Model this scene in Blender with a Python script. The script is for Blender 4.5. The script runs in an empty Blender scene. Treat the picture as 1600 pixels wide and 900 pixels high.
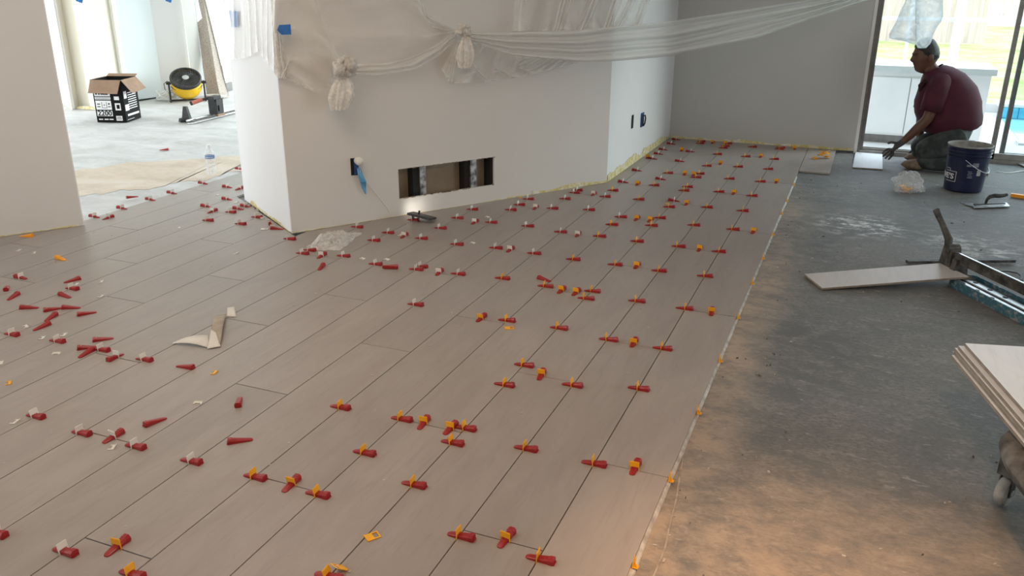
import bpy, bmesh, math, random
import numpy as np
from mathutils import Vector, Matrix, noise
random.seed(7)
PI = math.pi
S = bpy.context.scene
C = S.collection

# ------------------------------------------------------------------ camera
FPX, PITCH, ROLL, YAW = 1318.147, .355069306, .00450614861, .387547575
W = .225                                  # width of a floor plank
H = W / .162683874                        # height of the lens above the tiles
X0 = -.272136876 * H                      # edge of the laid tiles against the bare concrete
_cp, _sp, _cy, _sy = math.cos(PITCH), math.sin(PITCH), math.cos(YAW), math.sin(YAW)
CF = Vector((-_sy*_cp, _cy*_cp, -_sp)); _R = Vector((_cy, _sy, 0)); _U = _R.cross(CF)
CR = _R*math.cos(ROLL) + _U*math.sin(ROLL); CU = -_R*math.sin(ROLL) + _U*math.cos(ROLL)
EYE = Vector((0, 0, H))
cam = bpy.data.cameras.new('camera'); co = bpy.data.objects.new('camera', cam); C.objects.link(co)
cam.sensor_width = 36; cam.lens = FPX*36/1600; cam.clip_start = .05; cam.clip_end = 200
co.matrix_world = Matrix(((CR.x, CU.x, -CF.x, 0), (CR.y, CU.y, -CF.y, 0), (CR.z, CU.z, -CF.z, H), (0, 0, 0, 1)))
S.camera = co

# ------------------------------------------------------------------ light
S.view_settings.view_transform = 'Standard'; S.view_settings.look = 'None'
S.view_settings.exposure = 0.12; S.view_settings.gamma = 1.0; S.view_settings.use_curve_mapping = False
wd = bpy.data.worlds.new('World'); S.world = wd; wd.use_nodes = True
nt = wd.node_tree; nt.nodes.clear()
_o = nt.nodes.new('ShaderNodeOutputWorld'); _b = nt.nodes.new('ShaderNodeBackground')
_tc = nt.nodes.new('ShaderNodeTexCoord'); _sx = nt.nodes.new('ShaderNodeSeparateXYZ'); _cr = nt.nodes.new('ShaderNodeValToRGB')
nt.links.new(_tc.outputs['Generated'], _sx.inputs[0]); nt.links.new(_sx.outputs['Z'], _cr.inputs[0])
_cr.color_ramp.elements[0].color = (.92, .97, 1, 1); _cr.color_ramp.elements[1].color = (.62, .80, 1, 1)
nt.links.new(_cr.outputs[0], _b.inputs[0]); nt.links.new(_b.outputs[0], _o.inputs[0])
_b.inputs[1].default_value = 3.0
def area(name, loc, target, sx, sy, power, col, spread=180):
    l = bpy.data.lights.new(name, 'AREA'); l.shape = 'RECTANGLE'; l.size = sx; l.size_y = sy; l.energy = power; l.color = col
    l.spread = math.radians(spread)
    o = bpy.data.objects.new(name, l); C.objects.link(o); o.location = loc
    o.rotation_euler = (Vector(target)-Vector(loc)).to_track_quat('-Z', 'Y').to_euler()
    return o
# daylight in the window openings of the side room and of the right-hand wall (all beyond the frame)
area('hall_daylight', (-10.6, 4.6, 1.5), (-6.0, 5.6, 0.3), 2.6, 1.9, 84, (.92, .97, 1))
area('hall_daylight', (-5.6, 10.4, 1.6), (-5.6, 6.0, 0.4), 2.6, 1.9, 92, (.90, .97, 1))
area('garden_daylight', (4.4, 4.2, 1.2), (-1.6, 5.0, 0.6), 1.6, 1.9, 16, (.90, .98, 1))
# warm ceiling lamp over the place where the photographer stands
area('warm_lamp', (0.3, 0.7, 2.5), (0.0, 1.3, 0), .5, .5, 26, (1, .56, .30))
_d = bpy.data.lights.new('warm_downlight', 'SPOT'); _d.energy = 225; _d.color = (1, .62, .36); _d.spot_size = math.radians(35); _d.spot_blend = 1; _d.shadow_soft_size = .05
_do = bpy.data.objects.new('warm_downlight', _d); C.objects.link(_do); _do.location = (.25, 1.15, 2.5); _do.rotation_euler = (Vector((.10, 1.70, 0))-Vector((.25, 1.15, 2.5))).to_track_quat('-Z', 'Y').to_euler()
area('ceiling_fill', (-2.3, 2.3, 2.55), (-2.5, 2.9, 0), 1.6, 1.6, 29, (1, .82, .63))  # unseen overhead fill, added to brighten the room
_s = bpy.data.lights.new('soft_sun', 'SUN'); _s.energy = 2.5; _s.angle = math.radians(38); _s.color = (.88, 1, .95)
_so = bpy.data.objects.new('soft_sun', _s); C.objects.link(_so); _so.rotation_euler = Vector((.84, .42, .42)).to_track_quat('Z', 'Y').to_euler()
_p = area('door_portal', (1.75, 7.80, 1.06), (1.75, 0, 1.06), 3.4, 2.1, 1, (1, 1, 1)); _p.data.cycles.is_portal = True

# ------------------------------------------------------------------ pixel -> place (1600 x 900 frame of the photograph)
def ray(px, py): return CF + CR*((px-800)/FPX) - CU*((py-450)/FPX)
def at(px, py, z=0.0):                    # on a level plane
    d = ray(px, py); return EYE + d*((z-H)/d.z)
def aty(px, py, Y):                       # on an upright plane across the room
    d = ray(px, py); return EYE + d*(Y/d.y)
def atp(px, py, p, n):                    # on any plane
    d = ray(px, py); n = Vector(n); return EYE + d*((Vector(p)-EYE).dot(n)/d.dot(n))

# ------------------------------------------------------------------ materials
def mat(name, col=(.5, .5, .5), rough=.5, metal=0, **k):
    m = bpy.data.materials.new(name); m.use_nodes = True
    b = m.node_tree.nodes['Principled BSDF']
    b.inputs['Base Color'].default_value = (*col, 1); b.inputs['Roughness'].default_value = rough; b.inputs['Metallic'].default_value = metal
    for a, v in k.items():
        b.inputs[a.replace('_', ' ')].default_value = v
    return m
def nd(m, t, **k):
    n = m.node_tree.nodes.new(t)
    for a, v in k.items(): setattr(n, a, v)
    return n
def lk(m, a, b): m.node_tree.links.new(a, b)
def ramp(m, fac, stops):
    r = nd(m, 'ShaderNodeValToRGB'); e = r.color_ramp.elements
    while len(e) < len(stops): e.new(.5)
    for i, (p, c) in enumerate(stops): e[i].position = p; e[i].color = (*c, 1) if len(c) == 3 else c
    lk(m, fac, r.inputs[0]); return r.outputs[0]
def mixc(m, fac, a, b, mode='MIX'):
    x = nd(m, 'ShaderNodeMix', data_type='RGBA', blend_type=mode)
    for s, v in ((0, fac), (6, a), (7, b)):
        if hasattr(v, 'is_linked'): lk(m, v, x.inputs[s])
        else: x.inputs[s].default_value = v if s == 0 else (*v, 1)
    return x.outputs[2]
def coords(m, kind='Object', scale=(1, 1, 1), rnd=0):
    t = nd(m, 'ShaderNodeTexCoord'); mp = nd(m, 'ShaderNodeMapping'); mp.inputs['Scale'].default_value = scale
    if rnd:
        oi = nd(m, 'ShaderNodeObjectInfo'); ml = nd(m, 'ShaderNodeMath', operation='MULTIPLY'); ml.inputs[1].default_value = rnd
        lk(m, oi.outputs['Random'], ml.inputs[0]); cb = nd(m, 'ShaderNodeCombineXYZ')
        for i in range(3): lk(m, ml.outputs[0], cb.inputs[i])
        lk(m, cb.outputs[0], mp.inputs['Location'])
    lk(m, t.outputs[kind], mp.inputs['Vector']); return mp.outputs[0]
def ntex(m, v, scale, detail=6, rough=.55, dist=0):
    n = nd(m, 'ShaderNodeTexNoise'); n.inputs['Scale'].default_value = scale; n.inputs['Detail'].default_value = detail
    n.inputs['Roughness'].default_value = rough; n.inputs['Distortion'].default_value = dist
    lk(m, v, n.inputs['Vector']); return n.outputs['Fac']
def bump(m, h, strength=.2, dist=.01):
    b = nd(m, 'ShaderNodeBump'); b.inputs['Strength'].default_value = strength; b.inputs['Distance'].default_value = dist
    lk(m, h, b.inputs['Height']); lk(m, b.outputs[0], m.node_tree.nodes['Principled BSDF'].inputs['Normal'])
def base(m, c): lk(m, c, m.node_tree.nodes['Principled BSDF'].inputs['Base Color'])
def roughn(m, r): lk(m, r, m.node_tree.nodes['Principled BSDF'].inputs['Roughness'])
def noisy(name, c1, c2, scale, rough=.6, metal=0, bmp=0, detail=6, lo=.35, hi=.65, **k):
    m = mat(name, c1, rough, metal, **k); v = coords(m); n = ntex(m, v, scale, detail)
    base(m, ramp(m, n, [(lo, c1), (hi, c2)]))
    if bmp: bump(m, n, bmp)
    return m

def wood_tile(name, ca, cb, cv, lo=.96, hi=1.05):
    m = mat(name, ca, .42)
    v = coords(m, scale=(1, .30, 1), rnd=37.0)
    n1 = ntex(m, v, 6, 7, .62, 1.0); n2 = ntex(m, coords(m, scale=(1, .10, 1), rnd=19.0), 42, 6, .68, .9)
    c = ramp(m, n1, [(.33, ca), (.66, cb)])
    veins = ramp(m, n2, [(.50, (0, 0, 0)), (.78, (.5, .5, .5))])
    c = mixc(m, veins, c, cv)
    oi = nd(m, 'ShaderNodeObjectInfo'); mr = nd(m, 'ShaderNodeMapRange'); mr.inputs[3].default_value = lo; mr.inputs[4].default_value = hi
    lk(m, oi.outputs['Random'], mr.inputs[0])
    cb_ = nd(m, 'ShaderNodeCombineColor')
    for i in range(3): lk(m, mr.outputs[0], cb_.inputs[i])
    base(m, mixc(m, 1.0, c, cb_.outputs[0], 'MULTIPLY'))
    r = nd(m, 'ShaderNodeMapRange'); r.inputs[3].default_value = .34; r.inputs[4].default_value = .52; lk(m, n1, r.inputs[0]); roughn(m, r.outputs[0])
    bump(m, n2, .06, .002); return m
M = {}
M['tile'] = wood_tile('wood_look_tile', (.310, .274, .249), (.358, .319, .291), (.243, .211, .190))
M['tile_sheen'] = wood_tile('sheen_tile', (.74, .78, .82), (.82, .85, .88), (.60, .61, .62))  # door reflection put into the colour as a paler, bluish tile
M['tile_loose'] = wood_tile('loose_tile', (.48, .47, .46), (.56, .55, .54), (.38, .37, .36))
M['tile_body'] = noisy('tile_body', (.23, .19, .15), (.30, .26, .21), 30, .8)

def make_concrete():
    m = mat('concrete', (.35, .34, .32), .62)
    v = coords(m)
    n1 = ntex(m, v, 1.7, 9, .66, .8); n2 = ntex(m, coords(m, scale=(.8, 1.2, 1)), 13, 10, .76, .25)
    n3 = ntex(m, coords(m, scale=(.75, 1.5, 1)), 75, 9, .78, .2)
    c = ramp(m, n1, [(.30, (.10, .105, .105)), (.46, (.155, .157, .153)), (.60, (.20, .192, .178)), (.74, (.28, .25, .22))])
    c = mixc(m, ramp(m, n2, [(.47, (0, 0, 0)), (.66, (.6, .6, .6))]), c, (.34, .33, .31))
    c = mixc(m, ramp(m, n3, [(.40, (.85, .85, .85)), (.55, (0, 0, 0))]), c, (.11, .11, .108))
    n4 = ntex(m, coords(m, scale=(.6, 1.3, 1)), 24, 7, .7, .6)
    c = mixc(m, ramp(m, n4, [(.60, (0, 0, 0)), (.70, (.8, .8, .8))]), c, (.40, .385, .36))
    c = mixc(m, ramp(m, n4, [(.28, (.85, .85, .85)), (.36, (0, 0, 0))]), c, (.075, .072, .068))
    # sandy dust near the laid tiles and towards the camera
    t = nd(m, 'ShaderNodeTexCoord'); sp = nd(m, 'ShaderNodeSeparateXYZ'); lk(m, t.outputs['Object'], sp.inputs[0])
    def mr(s, a, b, lo=0., hi=1.):
        r = nd(m, 'ShaderNodeMapRange', interpolation_type='SMOOTHSTEP'); lk(m, s, r.inputs[0])
        for i, x in enumerate((a, b, lo, hi)): r.inputs[1+i].default_value = x
        return r.outputs[0]
    def mth(op, a, b):
        x = nd(m, 'ShaderNodeMath', operation=op, use_clamp=(op != 'POWER'))
        for i, s in enumerate((a, b)):
            if hasattr(s, 'is_linked'): lk(m, s, x.inputs[i])
            else: x.inputs[i].default_value = s
        return x.outputs[0]
    edge = mth('MULTIPLY', mr(sp.outputs['X'], X0+.26, X0+.02), mr(sp.outputs['Y'], 6.6, 5.0))
    near = mr(sp.outputs['Y'], 2.65, 1.65)
    dust = mth('MULTIPLY', mth('MAXIMUM', edge, near), mr(n1, .30, .62, .25, 1.0))
    dust = mth('MULTIPLY', dust, mr(n2, .34, .56, .30, 1.0))
    dust = mth('MULTIPLY', dust, mr(sp.outputs['X'], X0-.6, X0-.2))
    c = mixc(m, mth('MULTIPLY', dust, .8), c, (.50, .385, .285))
    # white thinset smears
    for (cx, cy, r0, st) in ((.10, 5.30, .34, 1.), (.66, 5.15, .34, .5), (.80, 4.95, .22, .5), (.18, 2.9, .09, .0)):
        if st == 0: continue
        ds = nd(m, 'ShaderNodeVectorMath', operation='DISTANCE'); lk(m, t.outputs['Object'], ds.inputs[0]); ds.inputs[1].default_value = (cx, cy, 0)
        k = mth('MULTIPLY', mr(ds.outputs['Value'], r0, r0*.25), mr(n2, .47, .60))
        c = mixc(m, mth('MULTIPLY', k, st), c, (.78, .79, .78))
    base(m, c)
    rr = nd(m, 'ShaderNodeMapRange'); rr.inputs[3].default_value = .42; rr.inputs[4].default_value = .75; lk(m, n2, rr.inputs[0]); roughn(m, rr.outputs[0])
    ad = nd(m, 'ShaderNodeMath', operation='ADD'); lk(m, n2, ad.inputs[0]); lk(m, n3, ad.inputs[1]); bump(m, ad.outputs[0], .55, .008)
    return m
M['concrete'] = make_concrete()
def hall_conc(name, a, b, c):
    m = mat(name, a, .6); v = coords(m, scale=(1, 1.6, 1)); n = ntex(m, v, 2.2, 9, .66, .6); n2 = ntex(m, v, 22, 6, .65)
    col = ramp(m, n, [(.32, a), (.52, b), (.70, c)]); col = mixc(m, ramp(m, n2, [(.5, (0, 0, 0)), (.75, (.6, .6, .6))]), col, c)
    base(m, col); bump(m, n2, .3, .005); return m
M['concrete_pale'] = hall_conc('pale_concrete', (.40, .395, .385), (.52, .52, .515), (.62, .62, .62))
M['concrete_tan'] = hall_conc('tan_concrete', (.47, .38, .29), (.58, .48, .38), (.64, .58, .52))
M['mortar'] = noisy('mortar', (.36, .33, .29), (.62, .60, .56), 24, .85, bmp=.6)
def wall_mat(name, a, b):
    m = mat(name, a, .72); v = coords(m); base(m, ramp(m, ntex(m, v, 1.1, 5), [(.35, a), (.65, b)])); bump(m, ntex(m, v, 90, 4), .06, .002); return m
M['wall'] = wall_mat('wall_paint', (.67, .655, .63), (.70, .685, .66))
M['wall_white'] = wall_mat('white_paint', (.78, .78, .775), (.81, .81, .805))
M['wall_dim'] = wall_mat('dim_wall_paint', (.55, .55, .53), (.58, .58, .56))  # darker copy of the wall paint: backlit far wall's shade put into it
M['wall_cream'] = wall_mat('cream_paint', (.80, .75, .62), (.83, .78, .66))
M['wall_blue'] = wall_mat('cool_white_paint', (.70, .77, .79), (.74, .80, .82))
M['ceiling'] = wall_mat('ceiling_paint', (.72, .71, .69), (.75, .74, .72))
M['trim'] = mat('trim_white', (.84, .83, .80), .4)
def residue():
    m = mat('adhesive_residue', (.72, .60, .22), .8); v = coords(m); n = ntex(m, v, 22, 6, .7)
    base(m, ramp(m, n, [(.38, (.80, .78, .70)), (.50, (.70, .62, .32)), (.64, (.62, .50, .14))])); return m
M['residue'] = residue()
M['red'] = noisy('red_plastic', (.27, .008, .011), (.34, .014, .016), 60, .36)
M['yellow'] = noisy('yellow_plastic', (.88, .40, .010), (.94, .48, .016), 40, .35, Subsurface_Weight=.0)
M['orange'] = mat('orange_plastic', (.90, .34, .01), .38)
M['white_clip'] = mat('white_plastic', (.74, .72, .66), .4)
M['black'] = noisy('black_plastic', (.012, .012, .013), (.03, .03, .03), 30, .45)
M['dirty_black'] = noisy('dusty_black_metal', (.015, .014, .013), (.10, .095, .085), 28, .55, bmp=.2)
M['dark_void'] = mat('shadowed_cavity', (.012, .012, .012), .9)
M['steel'] = noisy('brushed_steel', (.55, .55, .55), (.70, .70, .70), 30, .35, 1)
M['galv'] = noisy('galvanised_stud', (.08, .08, .085), (.55, .55, .56), 25, .45, .7)
M['alu'] = noisy('window_aluminium', (.30, .29, .27), (.38, .37, .35), 20, .45, .3)
M['alu_dark'] = noisy('dark_window_frame', (.17, .165, .155), (.23, .22, .21), 20, .5, .2)
M['teal'] = noisy('worn_teal_enamel', (.035, .12, .16), (.27, .28, .27), 38, .5, lo=.50, hi=.64, bmp=.1)
M['cardboard'] = noisy('cardboard', (.27, .17, .11), (.33, .215, .14), 12, .8)
M['drywall_back'] = noisy('brown_board', (.27, .21, .15), (.33, .27, .20), 7, .9)
M['print_black'] = mat('black_print', (.005, .005, .005), .75, Specular_IOR_Level=.2)
M['print_white'] = mat('white_print', (.80, .80, .80), .5)
M['fan_yellow'] = noisy('yellow_enamel', (.86, .50, .01), (.92, .57, .03), 12, .3)
M['speckle'] = noisy('speckled_board', (.30, .24, .20), (.60, .54, .48), 120, .7, detail=8)
M['blue_tape'] = noisy('blue_masking_tape', (.02, .13, .42), (.03, .18, .52), 30, .6)
M['blue_box'] = noisy('blue_electrical_plastic', (.015, .05, .19), (.03, .10, .30), 40, .5)
M['bucket_blue'] = noisy('blue_bucket_plastic', (.004, .007, .038), (.010, .016, .060), 14, .38, lo=.45, hi=.75)
M['grime'] = noisy('cement_grime', (.25, .24, .22), (.40, .39, .36), 25, .85, bmp=.3)
M['dolly_crust'] = noisy('cement_crusted_deck', (.05, .047, .043), (.20, .19, .175), 16, .9, bmp=.5)
M['paper_tan'] = noisy('tan_paper', (.33, .27, .21), (.42, .36, .29), 20, .8)
M['paper_white'] = noisy('white_paper', (.66, .62, .56), (.72, .69, .64), 15, .7)
M['skin'] = noisy('skin', (.105, .046, .027), (.14, .062, .037), 15, .5)
M['hair'] = noisy('black_hair', (.006, .005, .005), (.02, .017, .015), 60, .6)
M['maroon'] = noisy('maroon_knit', (.050, .0035, .014), (.075, .006, .021), 9, .8, bmp=.12)
M['maroon_dark'] = noisy('maroon_collar', (.03, .003, .008), (.045, .005, .012), 9, .8)
M['trouser'] = noisy('dusty_work_trousers', (.022, .03, .028), (.095, .10, .095), 11, .85, bmp=.2, lo=.42, hi=.72)
M['glove'] = noisy('dusty_grey_glove', (.035, .033, .035), (.12, .115, .115), 24, .8, bmp=.15)
M['boot'] = noisy('tan_work_boot', (.13, .085, .05), (.22, .16, .11), 22, .8)
M['eye'] = mat('eye_dark', (.07, .055, .05), .3)
M['grass'] = noisy('lawn', (.30, .38, .10), (.55, .58, .26), 2.4, .9, detail=9)
M['deck'] = noisy('pool_deck', (.62, .60, .58), (.70, .69, .67), 5, .8)
M['cabinet'] = noisy('outdoor_cabinet', (.70, .73, .72), (.76, .78, .77), 3, .5)
M['counter'] = noisy('counter_slab', (.50, .55, .54), (.57, .61, .60), 9, .4)
def fence_mat():
    m = mat('weathered_cedar', (.42, .33, .29), .85); v = coords(m, scale=(1, 1, .12), rnd=23.0); n = ntex(m, v, 16, 6, .6)
    base(m, ramp(m, n, [(.35, (.50, .41, .38)), (.65, (.66, .57, .53))])); return m
M['fence'] = fence_mat()
M['pool_tile'] = noisy('pool_tile', (.05, .35, .52), (.12, .50, .66), 9, .2)
M['water'] = mat('pool_water', (.40, .78, .85), .06)
M['screen_post'] = mat('screen_post', (.70, .76, .79), .4)
def glassy(name, col, alpha_lo, alpha_hi, rough=.15, scale=14, seed_scale=(1, 1, 1), bm=.25, facing=.30, folds=False, transl=0.):
    """thin clear sheet: transparent, milkier where it is creased or lies in several layers"""
    m = bpy.data.materials.new(name); m.use_nodes = True; t = m.node_tree; t.nodes.clear()
    o = nd(m, 'ShaderNodeOutputMaterial'); mx = nd(m, 'ShaderNodeMixShader'); tr = nd(m, 'ShaderNodeBsdfTransparent'); pb = nd(m, 'ShaderNodeBsdfPrincipled')
    pb.inputs['Base Color'].default_value = (*col, 1); pb.inputs['Roughness'].default_value = rough
    v = coords(m, scale=seed_scale); n = ntex(m, v, scale, 5, .6, 1.2)
    lw = nd(m, 'ShaderNodeLayerWeight'); lw.inputs[0].default_value = .35
    r = nd(m, 'ShaderNodeMapRange'); r.inputs[1].default_value = .36; r.inputs[2].default_value = .74; r.inputs[3].default_value = alpha_lo; r.inputs[4].default_value = alpha_hi
    if folds:
        at_ = nd(m, 'ShaderNodeAttribute', attribute_name='fold'); r.inputs[1].default_value = .3; r.inputs[2].default_value = 1.1; lk(m, at_.outputs['Fac'], r.inputs[0])
    else: lk(m, n, r.inputs[0])
    ad = nd(m, 'ShaderNodeMath', operation='MULTIPLY_ADD', use_clamp=True); lk(m, lw.outputs['Facing'], ad.inputs[0]); ad.inputs[1].default_value = facing; lk(m, r.outputs[0], ad.inputs[2])
    sh = pb.outputs[0]
    if transl:
        tl = nd(m, 'ShaderNodeBsdfTranslucent'); tl.inputs[0].default_value = (*col, 1); m2 = nd(m, 'ShaderNodeMixShader'); m2.inputs[0].default_value = transl; lk(m, pb.outputs[0], m2.inputs[1]); lk(m, tl.outputs[0], m2.inputs[2]); sh = m2.outputs[0]
    lk(m, ad.outputs[0], mx.inputs[0]); lk(m, tr.outputs[0], mx.inputs[1]); lk(m, sh, mx.inputs[2]); lk(m, mx.outputs[0], o.inputs[0])
    bp = nd(m, 'ShaderNodeBump'); bp.inputs['Strength'].default_value = bm; bp.inputs['Distance'].default_value = .01; lk(m, n, bp.inputs['Height']); lk(m, bp.outputs[0], pb.inputs['Normal'])
    return m
M['plastic'] = glassy('clear_plastic_sheet', (.82, .80, .76), .10, .46, .22, 5, bm=.12, facing=.22, folds=True)
M['plastic_band'] = glassy('layered_plastic_sheet', (.76, .77, .74), .34, .66, .25, 4, (.4, .4, 3), bm=.12, facing=.25, folds=True)
M['plastic_knot'] = glassy('bunched_plastic_sheet', (.88, .85, .80), .45, .90, .22, 30, bm=.25, transl=.25)
M['bag_plastic'] = glassy('white_translucent_bag', (.90, .95, .98), .26, .80, .2, 12, bm=1.0, facing=.40, transl=.8)
M['bag_clear'] = glassy('clear_bag', (.85, .87, .87), .08, .42, .08, 40)
M['bottle'] = glassy('clear_bottle', (.85, .88, .90), .12, .40, .05, 60)
def pane():
    m = bpy.data.materials.new('window_glass'); m.use_nodes = True; t = m.node_tree; t.nodes.clear()
    o = nd(m, 'ShaderNodeOutputMaterial'); mx = nd(m, 'ShaderNodeMixShader'); tr = nd(m, 'ShaderNodeBsdfTransparent'); gl = nd(m, 'ShaderNodeBsdfGlossy')
    tr.inputs[0].default_value = (.95, .98, .98, 1); gl.inputs['Roughness'].default_value = .02; mx.inputs[0].default_value = .05
    lk(m, tr.outputs[0], mx.inputs[1]); lk(m, gl.outputs[0], mx.inputs[2]); lk(m, mx.outputs[0], o.inputs[0]); return m
M['glass'] = pane()
def led():
    m = bpy.data.materials.new('lit_led_face'); m.use_nodes = True; b = m.node_tree.nodes['Principled BSDF']
    b.inputs['Emission Color'].default_value = (1, .93, .82, 1); b.inputs['Emission Strength'].default_value = 14; return m
M['led'] = led()

# ------------------------------------------------------------------ mesh helpers
class MB:
    def __init__(s): s.v, s.f, s.m = [], [], []
    def add(s, vs, fs, mi=0):
        o = len(s.v); s.v += [tuple(v) for v in vs]; s.f += [tuple(i+o for i in f) for f in fs]; s.m += [mi]*len(fs); return s
    def hexa(s, b, t, mi=0):              # bottom ring, top ring (any equal count, counter-clockwise from above)
        n = len(b); fs = [tuple(range(n))[::-1], tuple(range(n, 2*n))] + [(i, (i+1) % n, n+(i+1) % n, n+i) for i in range(n)]
        return s.add(list(b)+list(t), fs, mi)
    def box(s, x0, x1, y0, y1, z0, z1, mi=0, mtx=None):
        b = [Vector(p) for p in ((x0, y0, z0), (x1, y0, z0), (x1, y1, z0), (x0, y1, z0))]; t = [Vector((p.x, p.y, z1)) for p in b]
        if mtx: b = [mtx @ p for p in b]; t = [mtx @ p for p in t]
        return s.hexa(b, t, mi)
    def prism(s, poly, z0, z1, mi=0):
        return s.hexa([(x, y, z0) for x, y in poly], [(x, y, z1) for x, y in poly], mi)
    def bar(s, a, b, w, h, up=(0, 0, 1), mi=0):
        a, b = Vector(a), Vector(b); d = (b-a).normalized(); sd = d.cross(Vector(up)).normalized(); u = sd.cross(d)
        q = lambda p: [p-sd*w/2-u*h/2, p+sd*w/2-u*h/2, p+sd*w/2+u*h/2, p-sd*w/2+u*h/2]
        return s.hexa(q(a), q(b), mi) if False else s.add(q(a)+q(b), [(0, 1, 2, 3), (7, 6, 5, 4), (0, 4, 5, 1), (1, 5, 6, 2), (2, 6, 7, 3), (3, 7, 4, 0)], mi)
    def tube(s, pts, r, n=8, mi=0):
        pts = [Vector(p) for p in pts]; rs = r if isinstance(r, (list, tuple)) else [r]*len(pts); vs, fs = [], []
        ref = Vector((.123, .456, .9)).normalized(); prev = None
        for i, p in enumerate(pts):
            d = (pts[min(i+1, len(pts)-1)]-pts[max(i-1, 0)]).normalized()
            a = d.cross(ref if prev is None else prev.cross(d)).normalized() if prev is None else (prev-d*prev.dot(d)).normalized()
            prev = a; b = d.cross(a)
            vs += [p+(a*math.cos(2*PI*k/n)+b*math.sin(2*PI*k/n))*rs[i] for k in range(n)]
        for i in range(len(pts)-1):
            fs += [(i*n+k, i*n+(k+1) % n, (i+1)*n+(k+1) % n, (i+1)*n+k) for k in range(n)]
        fs += [tuple(range(n))[::-1], tuple(range(len(vs)-n, len(vs)))]
        return s.add(vs, fs, mi)
    def lathe(s, prof, n=24, mtx=None, mi=0, cap=True, wob=None):
        vs, fs = [], []
        for i, (r, z) in enumerate(prof):
            for k in range(n):
                a = 2*PI*k/n; rr = r*(wob(a, i) if wob else 1); p = Vector((rr*math.cos(a), rr*math.sin(a), z)); vs.append(mtx @ p if mtx else p)
        for i in range(len(prof)-1):
            fs += [(i*n+k, i*n+(k+1) % n, (i+1)*n+(k+1) % n, (i+1)*n+k) for k in range(n)]
        if cap: fs += [tuple(range(n))[::-1], tuple(range(len(vs)-n, len(vs)))]
        return s.add(vs, fs, mi)
    def grid(s, fn, nu, nv, mi=0):
        vs = [fn(i/nu, j/nv) for j in range(nv+1) for i in range(nu+1)]
        fs = [(j*(nu+1)+i, j*(nu+1)+i+1, (j+1)*(nu+1)+i+1, (j+1)*(nu+1)+i) for j in range(nv) for i in range(nu)]
        return s.add(vs, fs, mi)
    def mesh(s, name, mats, smooth=False):
        me = bpy.data.meshes.new(name); me.from_pydata(s.v, [], s.f); me.update()
        for m in (mats if isinstance(mats, (list, tuple)) else [mats]): me.materials.append(m)
        me.polygons.foreach_set('material_index', s.m)
        bm = bmesh.new(); bm.from_mesh(me); bmesh.ops.recalc_face_normals(bm, faces=bm.faces); bm.to_mesh(me); bm.free()
        if smooth:
            me.polygons.foreach_set('use_smooth', [True]*len(me.polygons))
            if smooth != 'all':
                try: me.set_sharp_from_angle(angle=math.radians(40))
                except Exception: pass
        return me
    def build(s, name, mats, parent=None, smooth=False): return link(name, s.mesh(name, mats, smooth), parent)
def link(name, me, parent=None):
    o = bpy.data.objects.new(name, me); C.objects.link(o)
    if parent:
        o.parent = parent
        o.matrix_parent_inverse = parent.matrix_basis.inverted()
    return o
def tag(o, label=None, cat=None, group=None, kind=None):
    for k, v in (('label', label), ('category', cat), ('group', group), ('kind', kind)):
        if v: o[k] = v
    return o
def thing(name, loc, label, cat, group=None):
    o = bpy.data.objects.new(name, None); C.objects.link(o); o.location = loc; o.empty_display_size = .1
    return tag(o, label, cat, group)
def text_mesh(s, size, depth=.0006, bold=0.):
    c = bpy.data.curves.new('lettering', 'FONT'); c.body = s; c.size = size; c.extrude = depth; c.offset = bold; c.align_x = 'CENTER'; c.align_y = 'CENTER'; c.resolution_u = 3
    o = bpy.data.objects.new('tmp', c); C.objects.link(o); dg = bpy.context.evaluated_depsgraph_get(); dg.update()
    me = bpy.data.meshes.new_from_object(o.evaluated_get(dg)); bpy.data.objects.remove(o); bpy.data.curves.remove(c); return me
def frame(o, x, y):                       # matrix from origin and two in-plane axes
    x = Vector(x).normalized(); y = Vector(y); y = (y-x*x.dot(y)).normalized(); z = x.cross(y)
    return Matrix(((x.x, y.x, z.x, o[0]), (x.y, y.y, z.y, o[1]), (x.z, y.z, z.z, o[2]), (0, 0, 0, 1)))
ORD = ['zeroth', 'first', 'second', 'third', 'fourth', 'fifth', 'sixth', 'seventh', 'eighth', 'ninth', 'tenth', 'eleventh', 'twelfth', 'thirteenth', 'fourteenth', 'fifteenth', 'sixteenth', 'seventeenth', 'eighteenth', 'nineteenth', 'twentieth', 'twenty-first', 'twenty-second', 'twenty-third', 'twenty-fourth', 'twenty-fifth', 'twenty-sixth', 'twenty-seventh', 'twenty-eighth', 'twenty-ninth', 'thirtieth', 'thirty-first', 'thirty-second', 'thirty-third', 'thirty-fourth', 'thirty-fifth']

# ------------------------------------------------------------------ setting: walls
ZC = -.014                                # bare concrete lies lower than the tile faces
TOP = 2.65
K1 = Vector((-2.90, 3.79, 0)); K2 = Vector((-1.61, 5.72, 0)); K3 = Vector((-1.585, 7.66, 0)); K0 = Vector((-3.65, 4.31, 0))
DD = (K2-K1).normalized(); DN = Vector((DD.y, -DD.x, 0))           # along / out of the slanted wall
FARY = 7.66
def struct(name, mb, m, parent=None, smooth=False): return tag(mb.build(name, m, parent, smooth), kind=None if parent else 'structure')
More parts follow.
